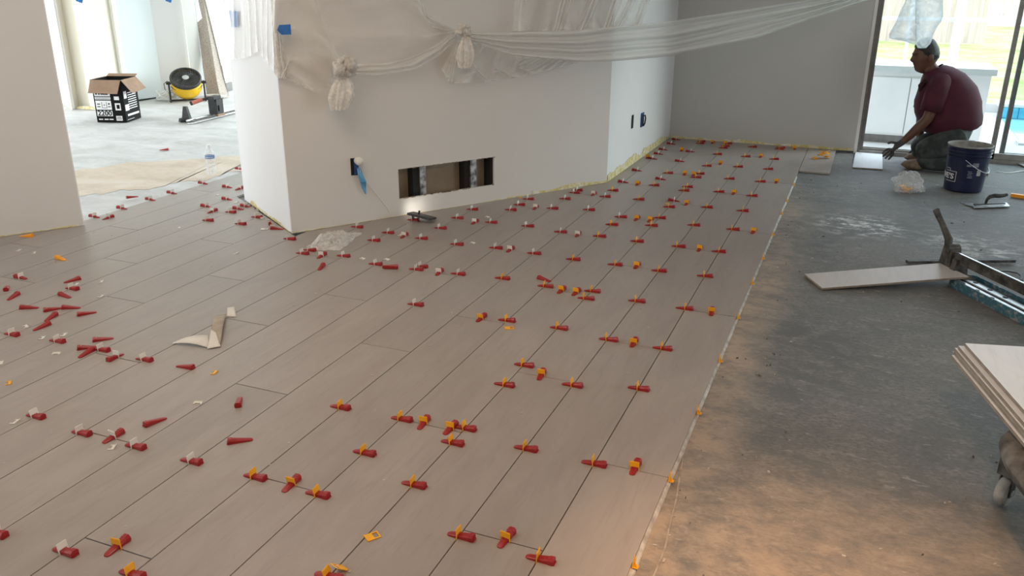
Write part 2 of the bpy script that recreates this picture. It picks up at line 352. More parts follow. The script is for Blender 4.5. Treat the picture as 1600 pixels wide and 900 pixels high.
# slanted wall with the cut-out
def diag(px, py, off=0): return atp(px, py, K1+DN*off, DN)
def wl(p): return (p-K1).dot(DD)
cut = [diag(*q) for q in ((624, 310), (772, 290), (772, 246), (622, 264))]
u0 = (wl(cut[0])+wl(cut[3]))/2; u1 = (wl(cut[1])+wl(cut[2]))/2; z0 = (cut[0].z+cut[1].z)/2; z1 = (cut[2].z+cut[3].z)/2
LEN = (K2-K1).length
def dp(u, z, d=0): return K1 + DD*u - DN*d + Vector((0, 0, z))
def dbox(mb, ua, ub, za, zb, da, db, mi=0):
    return mb.hexa([dp(ua, za, da), dp(ub, za, da), dp(ub, za, db), dp(ua, za, db)], [dp(ua, zb, da), dp(ub, zb, da), dp(ub, zb, db), dp(ua, zb, db)], mi)
w = MB(); T = .016
for a, b, c, d in ((0, u0, 0, TOP), (u1, LEN, 0, TOP), (u0, u1, 0, z0), (u0, u1, z1, TOP)): dbox(w, a, b, c, d, 0, T)
wc = struct('wall_center', w, M['wall'])
EN = (K0-K1).normalized()
w2 = MB()                                 # end face of the slanted wall block
w2.hexa([K1-DN*T+DD*.0, K0, K0+DD*.02, K1-DN*T+DD*.02], [p+Vector((0, 0, TOP)) for p in (K1-DN*T, K0, K0+DD*.02, K1-DN*T+DD*.02)])
we = struct('wall_end', w2, M['wall_white'])
w3 = MB(); bk = K0+DD*1.6
w3.hexa([K0+DD*.021, bk, bk+DN*.02, K0+DD*.021+DN*.02], [p+Vector((0, 0, TOP)) for p in (K0+DD*.021, bk, bk+DN*.02, K0+DD*.021+DN*.02)])
struct('wall_behind', w3, M['wall_white'])
# inside of the cut-out
cv = MB(); dbox(cv, u0-.06, u1+.06, z0-.05, z1+.05, .10, .112)
cv.build('cavity_board', M['drywall_back'], wc)
du = u1-u0
def upx(px): return wl(diag(px, 278, -.03))
for xa, xb, xc in ((645, 655, 664), (726, 734, 743)):
    st = MB(); dbox(st, upx(xa), upx(xb), z0-.04, z1+.04, .03, .098); st.build('dark_upright', M['dark_void'], wc)  # near-black strip, then the metal stud beside it
    st = MB(); dbox(st, upx(xb), upx(xc), z0-.04, z1+.04, .018, .034); st.build('metal_stud', M['galv'], wc)
st = MB(); dbox(st, upx(765), u1+.05, z0-.04, z1+.04, .02, .098); st.build('dark_upright', M['dark_void'], wc)  # dark right end of the cut-out as a near-black block
# rough torn edge of the board round the hole
tr_ = MB()
for i in range(44):
    u = u0 + du*random.random(); s_ = random.choice((0, 1)); z = z1 if s_ else z0
    dbox(tr_, u, u+random.uniform(.004, .02), z-(.004 if s_ else .002), z+(.002 if s_ else .004), -.001, .012)
tr_.build('torn_edge', M['drywall_back'], wc)
# recess wall and far wall
w = MB(); w.box(K2.x-.02, K2.x, K2.y-.0, FARY+.02, 0, TOP); w.v = [(x+(.025*(y-K2.y)/1.94), y, z) for x, y, z in w.v]
ws = struct('wall_recess', w, M['wall_white'])
FX = 0.0
w = MB(); w.box(K3.x, FX-.012, FARY, FARY+.13, 0, TOP); wf = struct('wall_far', w, M['wall_dim'])
w = MB(); w.box(FX-.012, 4.6, FARY, FARY+.13, 2.15, TOP); w.box(3.4, 4.6, FARY, FARY+.13, ZC, 2.15); struct('wall_header', w, M['wall_dim'])
w = MB(); w.box(FX-.012, FX+.012, FARY-.006, FARY+.13, ZC, 2.15); struct('trim_1', w, M['trim'])
w = MB(); w.box(FX+.012, FX+.03, FARY+.0, FARY+.12, ZC, 2.15); struct('trim_2', w, M['alu_dark'])
# left wall (a stub running parallel to the slanted wall)
LC = Vector((-4.12, 3.45, 0)); LD = -DD
w = MB(); a = LC; b = LC+LD*3.5; n_ = -DN*.16
w.hexa([a, b, b+n_, a+n_], [p+Vector((0, 0, TOP)) for p in (a, b, b+n_, a+n_)][:4]); wlft = struct('wall_left', w, M['wall'])
w = MB(); q = [LC+DD*.006+DN*.0, LC+DD*.0, LC-DN*.16, LC-DN*.16+DD*.006]
w.hexa(q[::-1], [p+Vector((0, 0, TOP)) for p in q[::-1]]); struct('lit_return', w, M['wall_white'])  # left wall's lit return face, its brightness put into whiter paint
# unseen enclosure: right wall with garden windows, wall behind the camera, ceiling
w = MB()
for a, b, c, d in ((-3.2, 3.4, ZC, TOP), (5.0, 7.8, ZC, TOP), (3.4, 5.0, ZC, .25), (3.4, 5.0, 2.2, TOP)): w.box(4.5, 4.65, a, b, c, d)
struct('wall_right', w, M['wall'])
w = MB(); w.box(-6.2, 4.65, -3.3, -3.2, ZC, TOP); struct('wall_front', w, M['wall'])
w = MB(); w.box(-12, 4.65, -3.3, FARY+.13, TOP, TOP+.1); w.box(-12, K3.x, FARY+.13, 11.2, TOP, TOP+.1); struct('ceiling', w, M['ceiling'])

# yellow adhesive residue at the foot of the walls
def residue_strip(parent, p, q, hmax, lo=0., n=70, thick=.0025, out=None, dens=1.0):
    mb = MB(); p, q = Vector(p), Vector(q); d = (q-p); nrm = Vector(out)
    prevh = None; top, bot = [], []
    for i in range(n+1):
        t = i/n; hh = lo + hmax*max(0, noise.noise(Vector((t*d.length*5, p.x*3, 1.7)))*.9+.35)*(.6+.8*abs(noise.noise(Vector((t*d.length*40, 2, p.y)))))*dens
        if hh < .003: hh = .0015
        pp = p+d*t; bot.append(pp); top.append(pp+Vector((0, 0, hh)))
    vs = []
    for i in range(n+1): vs += [bot[i], top[i], top[i]+nrm*thick, bot[i]+nrm*thick]
    fs = []
    for i in range(n):
        a = i*4; b = a+4
        fs += [(a+1, b+1, b+2, a+2), (a+2, b+2, b+3, a+3), (a, b, b+1, a+1)]
    mb.add(vs, fs); return mb.build('adhesive_residue', M['residue'], parent)
Z2 = Vector((0, 0, .001))
residue_strip(wc, dp(.02, .001), dp(LEN*.72, .001), .014, out=DN)
residue_strip(wc, dp(LEN*.72, .001), dp(LEN-.0, .001), .035, lo=.012, out=DN)
residue_strip(ws, K2+Vector((.001, .01, .001)), K3+Vector((.004, -.02, .001)), .07, lo=.03, out=(1, 0, 0))
residue_strip(wf, (K3.x+.02, FARY, .001), (FX-.02, FARY, .001), .035, lo=.006, out=(0, -1, 0))
residue_strip(we, K0+(K1-K0)*.15+Z2, K0+(K1-K0)*.98+Z2, .045, lo=.004, out=-DD)
residue_strip(wlft, LC+LD*.02+Z2, LC+LD*.55+Z2, .018, lo=.002, out=DN)
# dark gap and crumbs at the near corner of the end face
g = MB()
for i in range(26):
    t = random.uniform(.1, .8); p = K0+(K1-K0)*t - DD*random.uniform(.0, .05); r = random.uniform(.003, .011)
    g.box(p.x-r, p.x+r, p.y-r*.6, p.y+r*.6, .0, r*.8)
tag(g.build('plaster_crumbs', M['mortar'], we), kind='stuff')

# ------------------------------------------------------------------ setting: floor
def slab(mb, x0, x1, y0, y1, z, nx, ny, amp):
    def fn(u, v):
        x = x0+(x1-x0)*u; y = y0+(y1-y0)*v; return (x, y, z+amp*noise.noise(Vector((x*2.1, y*2.1, 3))))
    mb.grid(fn, nx, ny)
fl = MB(); slab(fl, -4.19, 4.6, -3.2, FARY+.14, ZC-.002, 120, 120, .0015)
floor = tag(fl.build('floor', M['concrete'], smooth='all'), kind='structure')
pl = MB(); slab(pl, -12, -1.6, -3.2, 11.2, ZC-.012, 60, 80, .002)
e1 = [(-6.4, 3.1), (-5.46, 4.57), (-5.27, 4.93), (-4.94, 5.26), (-4.69, 5.51), (-4.45, 5.75), (-4.2, 6.3)]     # edge of the paler slab
def ragged(pts, amp=1.0):
    out = []
    for i in range(len(pts)-1):
        for k in range(14):
            t = k/14; x = pts[i][0]+(pts[i+1][0]-pts[i][0])*t; y = pts[i][1]+(pts[i+1][1]-pts[i][1])*t
            r_ = amp*(.035*noise.noise(Vector((x*6, y*6, 0)))+.02*noise.noise(Vector((x*25, y*25, 5)))); out.append((x+r_, y-r_))
    return out
rag = ragged(e1); e2 = [(-5.6, 3.0), (-4.83, 3.98), (-4.70, 4.12), (-4.58, 4.26), (-4.42, 4.60), (-4.2, 5.1), (-4.1, 5.7)]; rag2 = ragged(e2, 3.0)  # beyond this inner edge, floor reflection is put into the paler slab colour
tan = MB(); n = len(rag); zt = ZC-.0026
tan.add([(x, y, zt) for x, y in rag]+[(x, y, zt) for x, y in rag2]+[(x-.004, y+.003, ZC-.006) for x, y in rag],
        [(i, i+1, n+i+1, n+i) for i in range(n-1)]+[(2*n+i, 2*n+i+1, i+1, i) for i in range(n-1)])
tan.build('tan_screed', M['concrete_tan'], floor)
pl2 = MB(); slab(pl2, -12, -4.15, 2.0, 11.2, ZC-.0042, 60, 80, .0006)
pl2.build('side_room_slab', M['concrete_pale'], floor, smooth='all')

# planks
GAP = .0034; TH = .0125; BV = .0007
def plank_mesh(poly, name='plank'):
    # poly counter-clockwise in local coordinates, small chamfer along the top edge
    c = Vector((sum(p[0] for p in poly)/len(poly), sum(p[1] for p in poly)/len(poly), 0))
    mb = MB(); n = len(poly)
    def inset(p, k): v = Vector((p[0], p[1], 0))-c; return c+v*(1-k/max(v.length, .02))
    lo = [(p[0], p[1], -TH) for p in poly]; mid = [(p[0], p[1], -BV) for p in poly]; up = [(*inset(p, BV*1.4)[:2], 0) for p in poly]
    mb.add(lo+mid+up, [(i, (i+1) % n, n+(i+1) % n, n+i) for i in range(n)]+[(n+i, n+(i+1) % n, 2*n+(i+1) % n, 2*n+i) for i in range(n)]+[tuple(range(2*n, 3*n))]+[tuple(range(n))[::-1]])
    return mb.mesh(name, M['tile'])
def clip(poly, p, n):                     # keep the side n points to
    out = []
    for i in range(len(poly)):
        a, b = Vector(poly[i]), Vector(poly[(i+1) % len(poly)]); da, db = (a-p).dot(n), (b-p).dot(n)
        if da >= 0: out.append(tuple(a))
        if da*db < 0: out.append(tuple(a+(b-a)*(da/(da-db))))
    return out
V2 = lambda v: Vector((v.x, v.y))
OFF = [3.56, 1.52, 5.70]
full = plank_mesh([(-W/2+GAP/2, -3*W+GAP/2), (W/2-GAP/2, -3*W+GAP/2), (W/2-GAP/2, 3*W-GAP/2), (-W/2+GAP/2, 3*W-GAP/2)])
def inblock(x, y):
    P = Vector((x, y, 0))
    if x < K2.x+.0 and (P-K1).dot(DN) < 0 and (P-K1).dot(DD) > 0 and (P-K0).dot(DN) > -.05: return True
    return x < K2.x and y > K2.y-.0 and (P-K0).dot(DN) > 0
np_ = 0
def place_plank(poly, cx, cy):
    global np_
    me = full if poly is None else plank_mesh([(x-cx, y-cy) for x, y in poly])
    o = bpy.data.objects.new('plank', me); C.objects.link(o); o.parent = floor; o.location = (cx, cy, random.uniform(-.0006, .0)); np_ += 1
    o.rotation_euler.z = PI if (poly is None and random.random() < .5) else 0
for c in range(-1, 20):
    xa, xb = X0-(c+1)*W, X0-c*W; cx = (xa+xb)/2
    for k in range(-1, 7):
        ya = (OFF[c % 3]+6*k)*W; yb = ya+6*W
        if c == -1: ya = max(ya, 6.555) if yb > 7.2 else ya
        if c == -1 and yb < 7.2: continue
        if yb < .25: continue
        poly = [(xa+GAP/2, ya+GAP/2), (xb-GAP/2, ya+GAP/2), (xb-GAP/2, yb-GAP/2), (xa+GAP/2, yb-GAP/2)]; whole = c != -1
        if ya > FARY-.02: continue
        def cl(p, n):
            global poly, whole
            q = clip(poly, V2(p), V2(n).normalized())
            if len(q) != len(poly) or any((Vector(a)-Vector(b)).length > 1e-6 for a, b in zip(q, poly)): whole = False
            poly = q
        if yb > FARY-.004: cl(Vector((0, FARY-.004, 0)), Vector((0, -1, 0)))
        hall = cx < -2.95
        if c > 16:                        # left of the side-room doorway: stop at the stub wall
            cl(LC+DN*.004, DN); 
            if poly: cl(Vector((0, 3.56, 0)), Vector((0, -1, 0)))
        elif hall:                        # runs on into the side room beside the end face
            if ya < 4.6 and yb > 3.9 and xa < K1.x and xb > K0.x: pass
            if cx > K0.x: cl(K1-DD*.004, -DD)
            else:
                if yb > 6.1: cl(Vector((0, 6.1, 0)), Vector((0, -1, 0)))
        elif cx < K2.x-.06:
            cl(K1+DN*.004, DN)
        elif xa < K2.x+.02 and yb > K2.y:
            if ya > K2.y: cl(K2+Vector((.02, 0, 0)), Vector((1, 0, 0)))
        if not poly or len(poly) < 3: continue
        ar = abs(sum(poly[i][0]*poly[(i+1) % len(poly)][1]-poly[(i+1) % len(poly)][0]*poly[i][1] for i in range(len(poly))))/2
        if ar < .004: continue
        pts_c = (sum(p[0] for p in poly)/len(poly), sum(p[1] for p in poly)/len(poly))
        if c == -1: pass
        place_plank(None if whole else poly, cx if whole else pts_c[0], (ya+yb)/2 if whole else pts_c[1])

# mortar squeezed out along the tile edge
mo = MB()
def mortar_fn(u, v):
    y = .6+(6.5-.6)*v; near = max(0, min(1, (3.0-y)/1.4))
    wd_ = .0075+.004*near+.003*noise.noise(Vector((y*5, 0, 2)))+.0015*noise.noise(Vector((y*30, 3, 2)))
    x = X0-.0014+wd_*u; hgt = .010+.002*noise.noise(Vector((y*11, u*2, 7)))
    return (x, y, ZC-.001+hgt*(1-u)**.6 if u < 1 else ZC-.002)
mo.grid(mortar_fn, 5, 420)
def ridge_fn(u, v):                        # second comb line farther out near the camera, running into the first
    y = .6+(2.35-.6)*v; off = .004+.050*min(1, max(0, (2.30-y)/.45))**.7+.003*noise.noise(Vector((y*8, 1, 4)))
    w_ = .006+.0025*noise.noise(Vector((y*20, 2, 9))); h_ = .0042+.002*noise.noise(Vector((y*23, 0, 1)))
    return (X0+off+w_*u, y, ZC-.002+h_*math.sin(PI*u)**.7 if 0 < u < 1 else ZC-.003)
mo.grid(ridge_fn, 6, 200, 1); tag(mo.build('mortar_bead', [M['mortar'], noisy('dusty_mortar', (.30, .25, .20), (.50, .44, .38), 30, .9)], floor, smooth='all'), kind='stuff')
# crumbs of mortar and grit on the concrete
cr_ = MB()
for i in range(260):
    if i < 120: x = X0+.03+abs(random.gauss(0, .10)); y = random.uniform(1.0, 6.5)
    else: x = random.uniform(X0+.05, 1.2); y = random.uniform(1.2, 6.8)
    r = random.choice((.001, .0015, .002, .002, .0035))*random.uniform(.6, 1.1); a = random.random()*PI; m_ = Matrix.Translation((x, y, ZC)) @ Matrix.Rotation(a, 4, 'Z')
    cr_.box(-r*2.0, r*2.0, -r*.7, r*.7, -.004, r*.7, random.choice((0, 1, 1)), m_)
tag(cr_.build('grit', [noisy('grit', (.06, .055, .05), (.16, .14, .12), 30, .9), M['mortar']], floor), kind='stuff')
# ------------------------------------------------------------------ levelling wedges and clips
def wedge_mesh(matname='red'):
    """a levelling wedge along local X: tip at -x, thick end at +x, rests on z = 0"""
    mb = MB(); L0, L1 = -.037, .039; st = []
    for x, hw, h in ((L0, .0045, .0024), (L0+.003, .0078, .0032), (L0+.009, .0092, .0048), (L1-.014, .0108, .0150), (L1-.012, .0116, .0165), (L1-.001, .0118, .0172), (L1, .0108, .0162)):
        st.append([(x, -hw, 0), (x, hw, 0), (x, hw, h*.72), (x, hw*.55, h), (x, -hw*.55, h), (x, -hw, h*.72)])
    vs = [p for s_ in st for p in s_]; fs = []
    for i in range(len(st)-1):
        for k in range(6): fs.append((i*6+k, i*6+(k+1) % 6, i*6+6+(k+1) % 6, i*6+6+k))
    fs += [(5, 4, 3, 2, 1, 0), tuple(range(len(vs)-6, len(vs)))]
    mb.add(vs, fs)
    mb.box(L1, L1+.003, -.009, .009, 0, .004)                      # little heel under the thick end
    for i in range(5):                                             # gripping teeth on the ramp
        x = -.018+i*.009; h = .0045+(x-(L0+.012))/(L1-.012-L0-.012)*.0105
        mb.hexa([(x, -.0052, h-.001), (x+.0035, -.0052, h-.0005), (x+.0035, .0052, h-.0005), (x, .0052, h-.001)], [(x, -.0052, h+.0011), (x+.0035, -.0052, h+.0012), (x+.0035, .0052, h+.0012), (x, .0052, h+.0011)])
    return mb.mesh('wedge', M[matname])
def clip_mesh(matname):
    """upright clip in the joint: frame in the local YZ plane with a window the wedge passes through"""
    mb = MB(); t = .0011; a = .0145
    mb.box(-t, t, -a, -.0118, -.010, .0255); mb.box(-t, t, .0118, a, -.010, .0255)
    mb.hexa([(-t, -a, .0105), (t, -a, .0105), (t, a, .0105), (-t, a, .0105)], [(-t*.7, -a*.93, .0285), (t*.7, -a*.93, .0285), (t*.7, a*.93, .0285), (-t*.7, a*.93, .0285)])
    mb.box(-t*1.6, t*1.6, -a, a, .0250, .0270)
    return mb.mesh('clip', M[matname])
def lying_clip_mesh(matname, kind=0):
    mb = MB(); a = .0145; h = .0022
    if kind == 0:                         # whole clip lying flat: solid half, window half
        mb.box(-.019, .002, -a, a, 0, h); mb.box(.002, .019, -a, -.0105, 0, h); mb.box(.002, .019, .0105, a, 0, h); mb.box(.0155, .019, -.0105, .0105, 0, h)
        mb.box(-.0195, -.0175, -a, a, 0, h*1.7)
    else:                                 # broken off: a bridge with two short legs
        mb.box(-.004, .005, -a, a, 0, h); mb.box(-.013, -.004, -a, -.0098, 0, h); mb.box(-.011, -.004, .0098, a, 0, h); mb.box(.004, .006, -a, a, 0, h*2.2)
    return mb.mesh('clip', M[matname])
WEDGE = wedge_mesh(); WEDGE_O = wedge_mesh('orange')
CLIP = {'white': clip_mesh('white_clip'), 'yellow': clip_mesh('yellow')}
LYING = {('white', 1): lying_clip_mesh('white_clip', 1), ('yellow', 0): lying_clip_mesh('yellow', 0), ('yellow', 1): lying_clip_mesh('yellow', 1), ('white', 0): lying_clip_mesh('white_clip', 0)}
proto = {}
def assembly(loc, rz, color):
    if color not in proto:
        r = bpy.data.objects.new('wedge_and_clip', None); C.objects.link(r)
        a = link('wedge', WEDGE, r); b = link('clip', CLIP[color], r); proto[color] = (r, a, b)
        tag(b, color+' plastic clip')
        parts_ = (a, b)
    else:
        r0, a0, b0 = proto[color]; r = r0.copy(); C.objects.link(r); parts_ = []
        for q in (a0, b0):
            d = q.copy(); d.parent = r; C.objects.link(d); parts_.append(d)
    r.location = loc; r.rotation_euler = (0, 0, rz)
    parts_[1].rotation_euler = (random.uniform(-.05, .05), random.uniform(-.22, .04), random.uniform(-.06, .06))
    parts_[0].location = (random.uniform(-.005, .005), 0, 0)
    return r
JOINT = []                                # clips astride a long joint: pixel of the clip, colour, thick end right (1) or left (-1)
Y_, W_ = 'yellow', 'white'
for q in ((786,434),(851,446),(926,454),(914,465),(994,469),(897.5,404.5),(995.5,376),(961,412.5),(1030,422),(1060,384),(1122,392),(1100,430),(1071,481),(949,529),(1034,543),(871,511),(792.5,499.5),(817.5,569),(936,368),
          (789,600),(892,600),(996,605.5),(726,667.5),(706,690),(820,699),(926,722.5),(716,835),(840,871),(532,635),(626,653),(567,705.5),(395.5,743),(497,771),(644,755),(509,898),(205,895),
          (957,350),(961,297),(1026,289),(1001,311),(1047,270),(1019,351.5),(1030,339.5),(1046,322.5),(1070,297),(1077,291.5),(1084.5,351),
          (1089.5,276.5),(1095.5,271),(1105,258.5),(1124,240.5),(1100,224),(1103,221),(1134,231),(1137,228),(1141.5,224),(1177,229),(1219.5,232.5),(1222,230.5),(1166,244),(1209,248),(1154,260),(1200,263.5),(1139,278.5),(1188,283),
          (1124.7,299),(1174,305),(1104,323),(1160.6,328.5),(1145,357.5)): JOINT.append((*q, Y_, 1))
for q in ((779,387),(839,395.5),(881,362),(57.5,649.5),(130.6,676),(214.6,697),(306.4,721),(104,861),(2,835),(12.5,520),(86,531),(153,544),(223,560),(108,449),
          (356,330),(322,343),(373,348.5),(399,338),(450,372),(473,395),(484,390),(537,399),(586,375),(608,363),(559,354),(588,412),(651,420),(660,416),(661,372),(648,343),
          (691,356),(717,340),(743.5,327),(715,381),(770,347),(802,327.5),(815,319.5),(827,310.5),(865,325),(826,352.5),(719,427.5),(651,475),
          (900,300.5),(907,297),(885,310),(948,306.5),(922,327),(878,362),(970,338)): JOINT.append((*q, W_, 1))
JOINT = [q for i, q in enumerate(JOINT) if not any(abs(q[0]-r[0])+abs(q[1]-r[1]) < 3.2 for r in JOINT[:i])]
for q in ((33,433),(310,285),(261,300),(225,310),(350.5,291),(351,310),(317.5,321),(369,325),(380,321),(374.5,263.5),(141,337),(185,324),
          (976,284),(999,266),(1035,279.5),(1054,313),(1062,218),(1052,224.5),(1041,233.5),(1032.5,240),(1022,247.5),(1081.5,236.5),(1065,251.5)): JOINT.append((*q, W_, -1))
END = []                                  # clips astride a short joint: 1 = thick end away from the camera
for q in ((879,451),(901,455),(994,416),(1094,387),(1112.5,486),(756,492.5),(991,534),(844,587),(702,670),(989,736),(784,850),(661.5,660),(451.5,758),(152.4,875),
          (998,285.5),(1070.5,270.5),(996,340),(1017,342),(1072.5,318),(1010,247),(1065,234.5),(1084.5,272),(1125,256),(1112,224),(1131,226.5),(1189,244),(1241.5,232.5),(1213,284),(1148,299),(1177.6,360.6)): END.append((*q, Y_, 1))
for q in ((799,388),(905,364),(175.7,682),(513.5,393.5),(635,366),(747,343.5),(841,321),(692.5,421),(927,303),(346,324.5),(374.5,294),(169,339.5)): END.append((*q, W_, 1))
END.append((188, 553, W_, -1))
def valid(P):
    if P.y > FARY-.045: P.y = FARY-.045
    return P
rows = {}
for px, py, col, s_ in JOINT:
    P = valid(at(px, py, .006)); j = round((X0-P.x)/W); xs = X0-j*W
    if abs(P.x-xs) < .075: P.x = xs
    rows.setdefault(('j', j), []).append((P.y, P, col, s_))
for px, py, col, s_ in END:
    P = valid(at(px, py, .006)); r = int((X0-P.x)//W)+1; off = OFF[(r-1) % 3]*W; k = round((P.y-off)/(6*W)); ys = off+k*6*W
    if abs(P.y-ys) < .13: P.y = ys
    rows.setdefault(('e', r), []).append((P.y, P, col, s_))
for (kind, j), L in rows.items():
    L.sort(key=lambda q: q[0])
    for n, (y, P, col, s_) in enumerate(L):
        rz = (0 if s_ == 1 else PI) if kind == 'j' else (PI/2 if s_ == 1 else -PI/2)
        o = assembly((P.x, P.y, .0003), rz, col)
        if kind == 'e': o.rotation_euler.z += random.uniform(-.10, .10)
        if kind == 'j': lab = 'red wedge in %s clip, %s from front on %s joint left of bare concrete' % (col, ORD[n+1], ORD[j])
        else: lab = 'red wedge in %s clip over end joint, %s from front, %s row from concrete' % (col, ORD[n+1], ORD[j])
        tag(o, lab, 'levelling wedge', 'wedges and clips standing in the %s' % ('long joints' if kind == 'j' else 'end joints'))

# loose wedges: pixel of the thick end, pixel of the tip
LOOSE = [((841,434),(861,440)),((356,691),(396,686)),((371,639),(376,616)),((228.6,664),(258,653)),((126,435),(98,442)),((9,455),(12,445)),((30,458),(10,470)),((91,459),(113,466)),
         ((31,481),(62,480.5)),((72,485),(96,481)),((97,481),(127,480.5)),((122,492),(151,487)),((89,490),(69,503)),((79,505),(50,517)),((153,531),(171,529)),((145,546),(123,559)),((127,544),(150,542)),
         ((302,575),(275,571)),((507,412),(496,424)),((425,357),(442,358)),((199.5,309),(215,307))]
LOOSE.sort(key=lambda q: -(q[0][1]+q[1][1]))
HINT = {0: 'loose red wedge pointing right, on the tiles closest to the camera'}
wl0 = None
for n, (a, b) in enumerate(LOOSE):
    A, B = at(*a, .004), at(*b, .002); d = (B-A); d.z = 0; mid = (A+B)/2
    if wl0 is None: o = wl0 = link('loose_wedge', WEDGE)
    else: o = wl0.copy(); C.objects.link(o)
    zz = .0002
    if a == (145, 546): zz = .0005
    o.location = (mid.x, mid.y, zz); o.rotation_euler = (0, 0, math.atan2(-d.y, -d.x))
    tag(o, HINT.get(n) or 'loose red wedge lying on the tiles, %s nearest the camera of such wedges' % ORD[n+1], 'wedge', 'loose red wedges')
for (loc, rx, rz, lab) in ((at(609, 420, 0)+Vector((0, 0, .0112)), PI/2, .55, 'red wedge tipped on its side beside a white-clipped wedge'),
                       (at(424, 350, 0)+Vector((0, .0, .0112)), PI/2, -.9, 'red wedge tipped against the foot of the white end wall'),
                       (at(256, 235, ZC)+Vector((0, 0, .0015)), 0, .5, 'lone red wedge out on the pale concrete of the side room')):
    o = wl0.copy(); C.objects.link(o); o.location = loc; o.rotation_euler = (rx, 0, rz); tag(o, lab, 'wedge', 'loose red wedges')
for (a, b), lab in ((((84,401),(107,408)), 'loose orange wedge out on the open tiles at left'), (((50,369),(31,369)), 'loose orange wedge against the foot of the left wall')):
    A, B = at(*a, .004), at(*b, .002); d = B-A; mid = (A+B)/2
    o = link('orange_wedge', WEDGE_O); o.location = (mid.x, mid.y, .0003); o.rotation_euler = (0, 0, math.atan2(-d.y, -d.x)); tag(o, lab, 'wedge', 'loose orange wedges')
# loose clips
CLIPS = [(582,838,'yellow',0,.95),(796,512.5,'yellow',0,.5),(336,582,'yellow',1,.3),(15,598,'yellow',1,.9),(1042,318.5,'yellow',1,.2),
         (25,659,'white',1,.3),(177,699,'white',1,.5),(309.5,629,'white',1,2.0),(67,528,'white',1,.6),(101,523,'white',1,.5),(88,552,'white',1,2.1),(159,463,'white',1,.2),(159,440,'white',1,.6),(41,510,'white',1,1.2),(2,567,'white',1,.8),
         (30,391,'white',1,.4),(54,395,'white',1,.9),(280,356,'white',1,.7),(370,396,'white',1,.1),(370,316,'white',1,.2),(341,304.5,'white',1,.4),(413,358,'white',0,.4),(567,404,'white',1,1.3),(605,405.5,'white',1,1.4),(626,367,'white',1,.2),
         (762,339,'white',1,1.2),(739,379.5,'white',1,1.3),(814,309,'yellow',1,.4),(120,444,'white',1,.4)]
CLIPS.sort(key=lambda q: -q[1]); cn = {}; lc0 = {}
for px, py, col, k, rz in CLIPS:
    P = at(px, py, .001); cn[col] = cn.get(col, 0)+1
    if (col, k) not in lc0: o = lc0[(col, k)] = link('loose_clip', LYING[(col, k)])
    else: o = lc0[(col, k)].copy(); C.objects.link(o)
    o.location = (P.x, P.y, .0003); o.rotation_euler = (0, 0, rz)
    if (px, py) == (582, 838): lab = 'whole yellow clip lying flat with its window open, beside a joint'
    else: lab = 'broken %s clip lying flat on tiles, %s nearest the camera of such clips' % (col, ORD[cn[col]])
    tag(o, lab, 'tile clip', 'loose %s clips' % col)
P = at(530, 893, .0); o = lc0[('yellow', 0)].copy(); C.objects.link(o); o.location = (P.x, P.y, .0125); o.rotation_euler = (0, -.68, -1.9)
tag(o, 'yellow clip propped up at a slant on the joint, at the bottom of the photo', 'tile clip', 'loose yellow clips')
# clips left standing along the open edge of the tiles
ec = MB(); t = .0011; a = .0135
ec.hexa([(-t, -a, -.012), (t, -a, -.012), (t, a, -.012), (-t, a, -.012)], [(-t, -a*.85, .006), (t, -a*.85, .006), (t, a*.85, .006), (-t, a*.85, .006)])
ec.hexa([(-t, -a*.85, .006), (t, -a*.85, .006), (t, -a*.35, .006), (-t, -a*.35, .006)], [(-t, -a*.55, .030), (t, -a*.55, .030), (t, -a*.30, .030), (-t, -a*.30, .030)])
ec.hexa([(-t, a*.45, .006), (t, a*.45, .006), (t, a*.85, .006), (-t, a*.85, .006)], [(-t, a*.5, .015), (t, a*.5, .015), (t, a*.7, .015), (-t, a*.7, .015)])
ec.hexa([(.001, -a*.7, -.0045), (.013, -a*.5, -.0055), (.013, a*.5, -.0055), (.001, a*.7, -.0045)], [(.001, -a*.7, -.0025), (.013, -a*.5, -.0038), (.013, a*.5, -.0038), (.001, a*.7, -.0025)]); ec.hexa([(.001, -a*.5, -.003), (.011, -a*.3, -.004), (.011, -a*.2, -.004), (.001, -a*.3, -.003)], [(.001, -a*.5, .014), (.0025, -a*.3, .013), (.0025, -a*.2, .013), (.001, -a*.3, .014)])
ECM = ec.mesh('clip', M['yellow']); ec0 = None
E_ = [(991,884),(1046,750),(1088.5,645),(1122,564),(1150,496),(1173.5,443),(1190,404),(1208,367),(1221,334),(1229.5,314),(1240,289)]
for n, (px, py) in enumerate(E_):
    P = at(px, py, ZC+.01)
    if ec0 is None: o = ec0 = link('edge_clip', ECM)
    else: o = ec0.copy(); C.objects.link(o)
    o.location = (X0+.0032, P.y, 0); o.rotation_euler = (0, random.uniform(-.05, .12), random.uniform(-.1, .1))
    tag(o, 'empty yellow clip standing at the open tile edge, %s from the front' % ORD[n+1], 'tile clip', 'clips along the open tile edge')
# heap of yellow clips on the last tiles by the far wall
hp = at(1287, 247, 0); first = None
for i in range(16):
    r = .030*math.sqrt(random.random()); a_ = random.random()*2*PI
    if first is None: o = first = link('heaped_clip', LYING[('yellow', 0)])
    else: o = first.copy(); C.objects.link(o)
    q = Vector((hp.x+r*math.cos(a_)*1.2, hp.y+r*math.sin(a_), .012+.010*(i//3))) if i < 14 else at(1273+3*(i-14), 247, .009)
    o.location = q; o.rotation_euler = (random.uniform(-.5, .5), random.uniform(-.5, .5), random.random()*6)
    tag(o, 'yellow clip in the small heap on the last tiles by far wall', 'tile clip', 'heap of yellow clips')

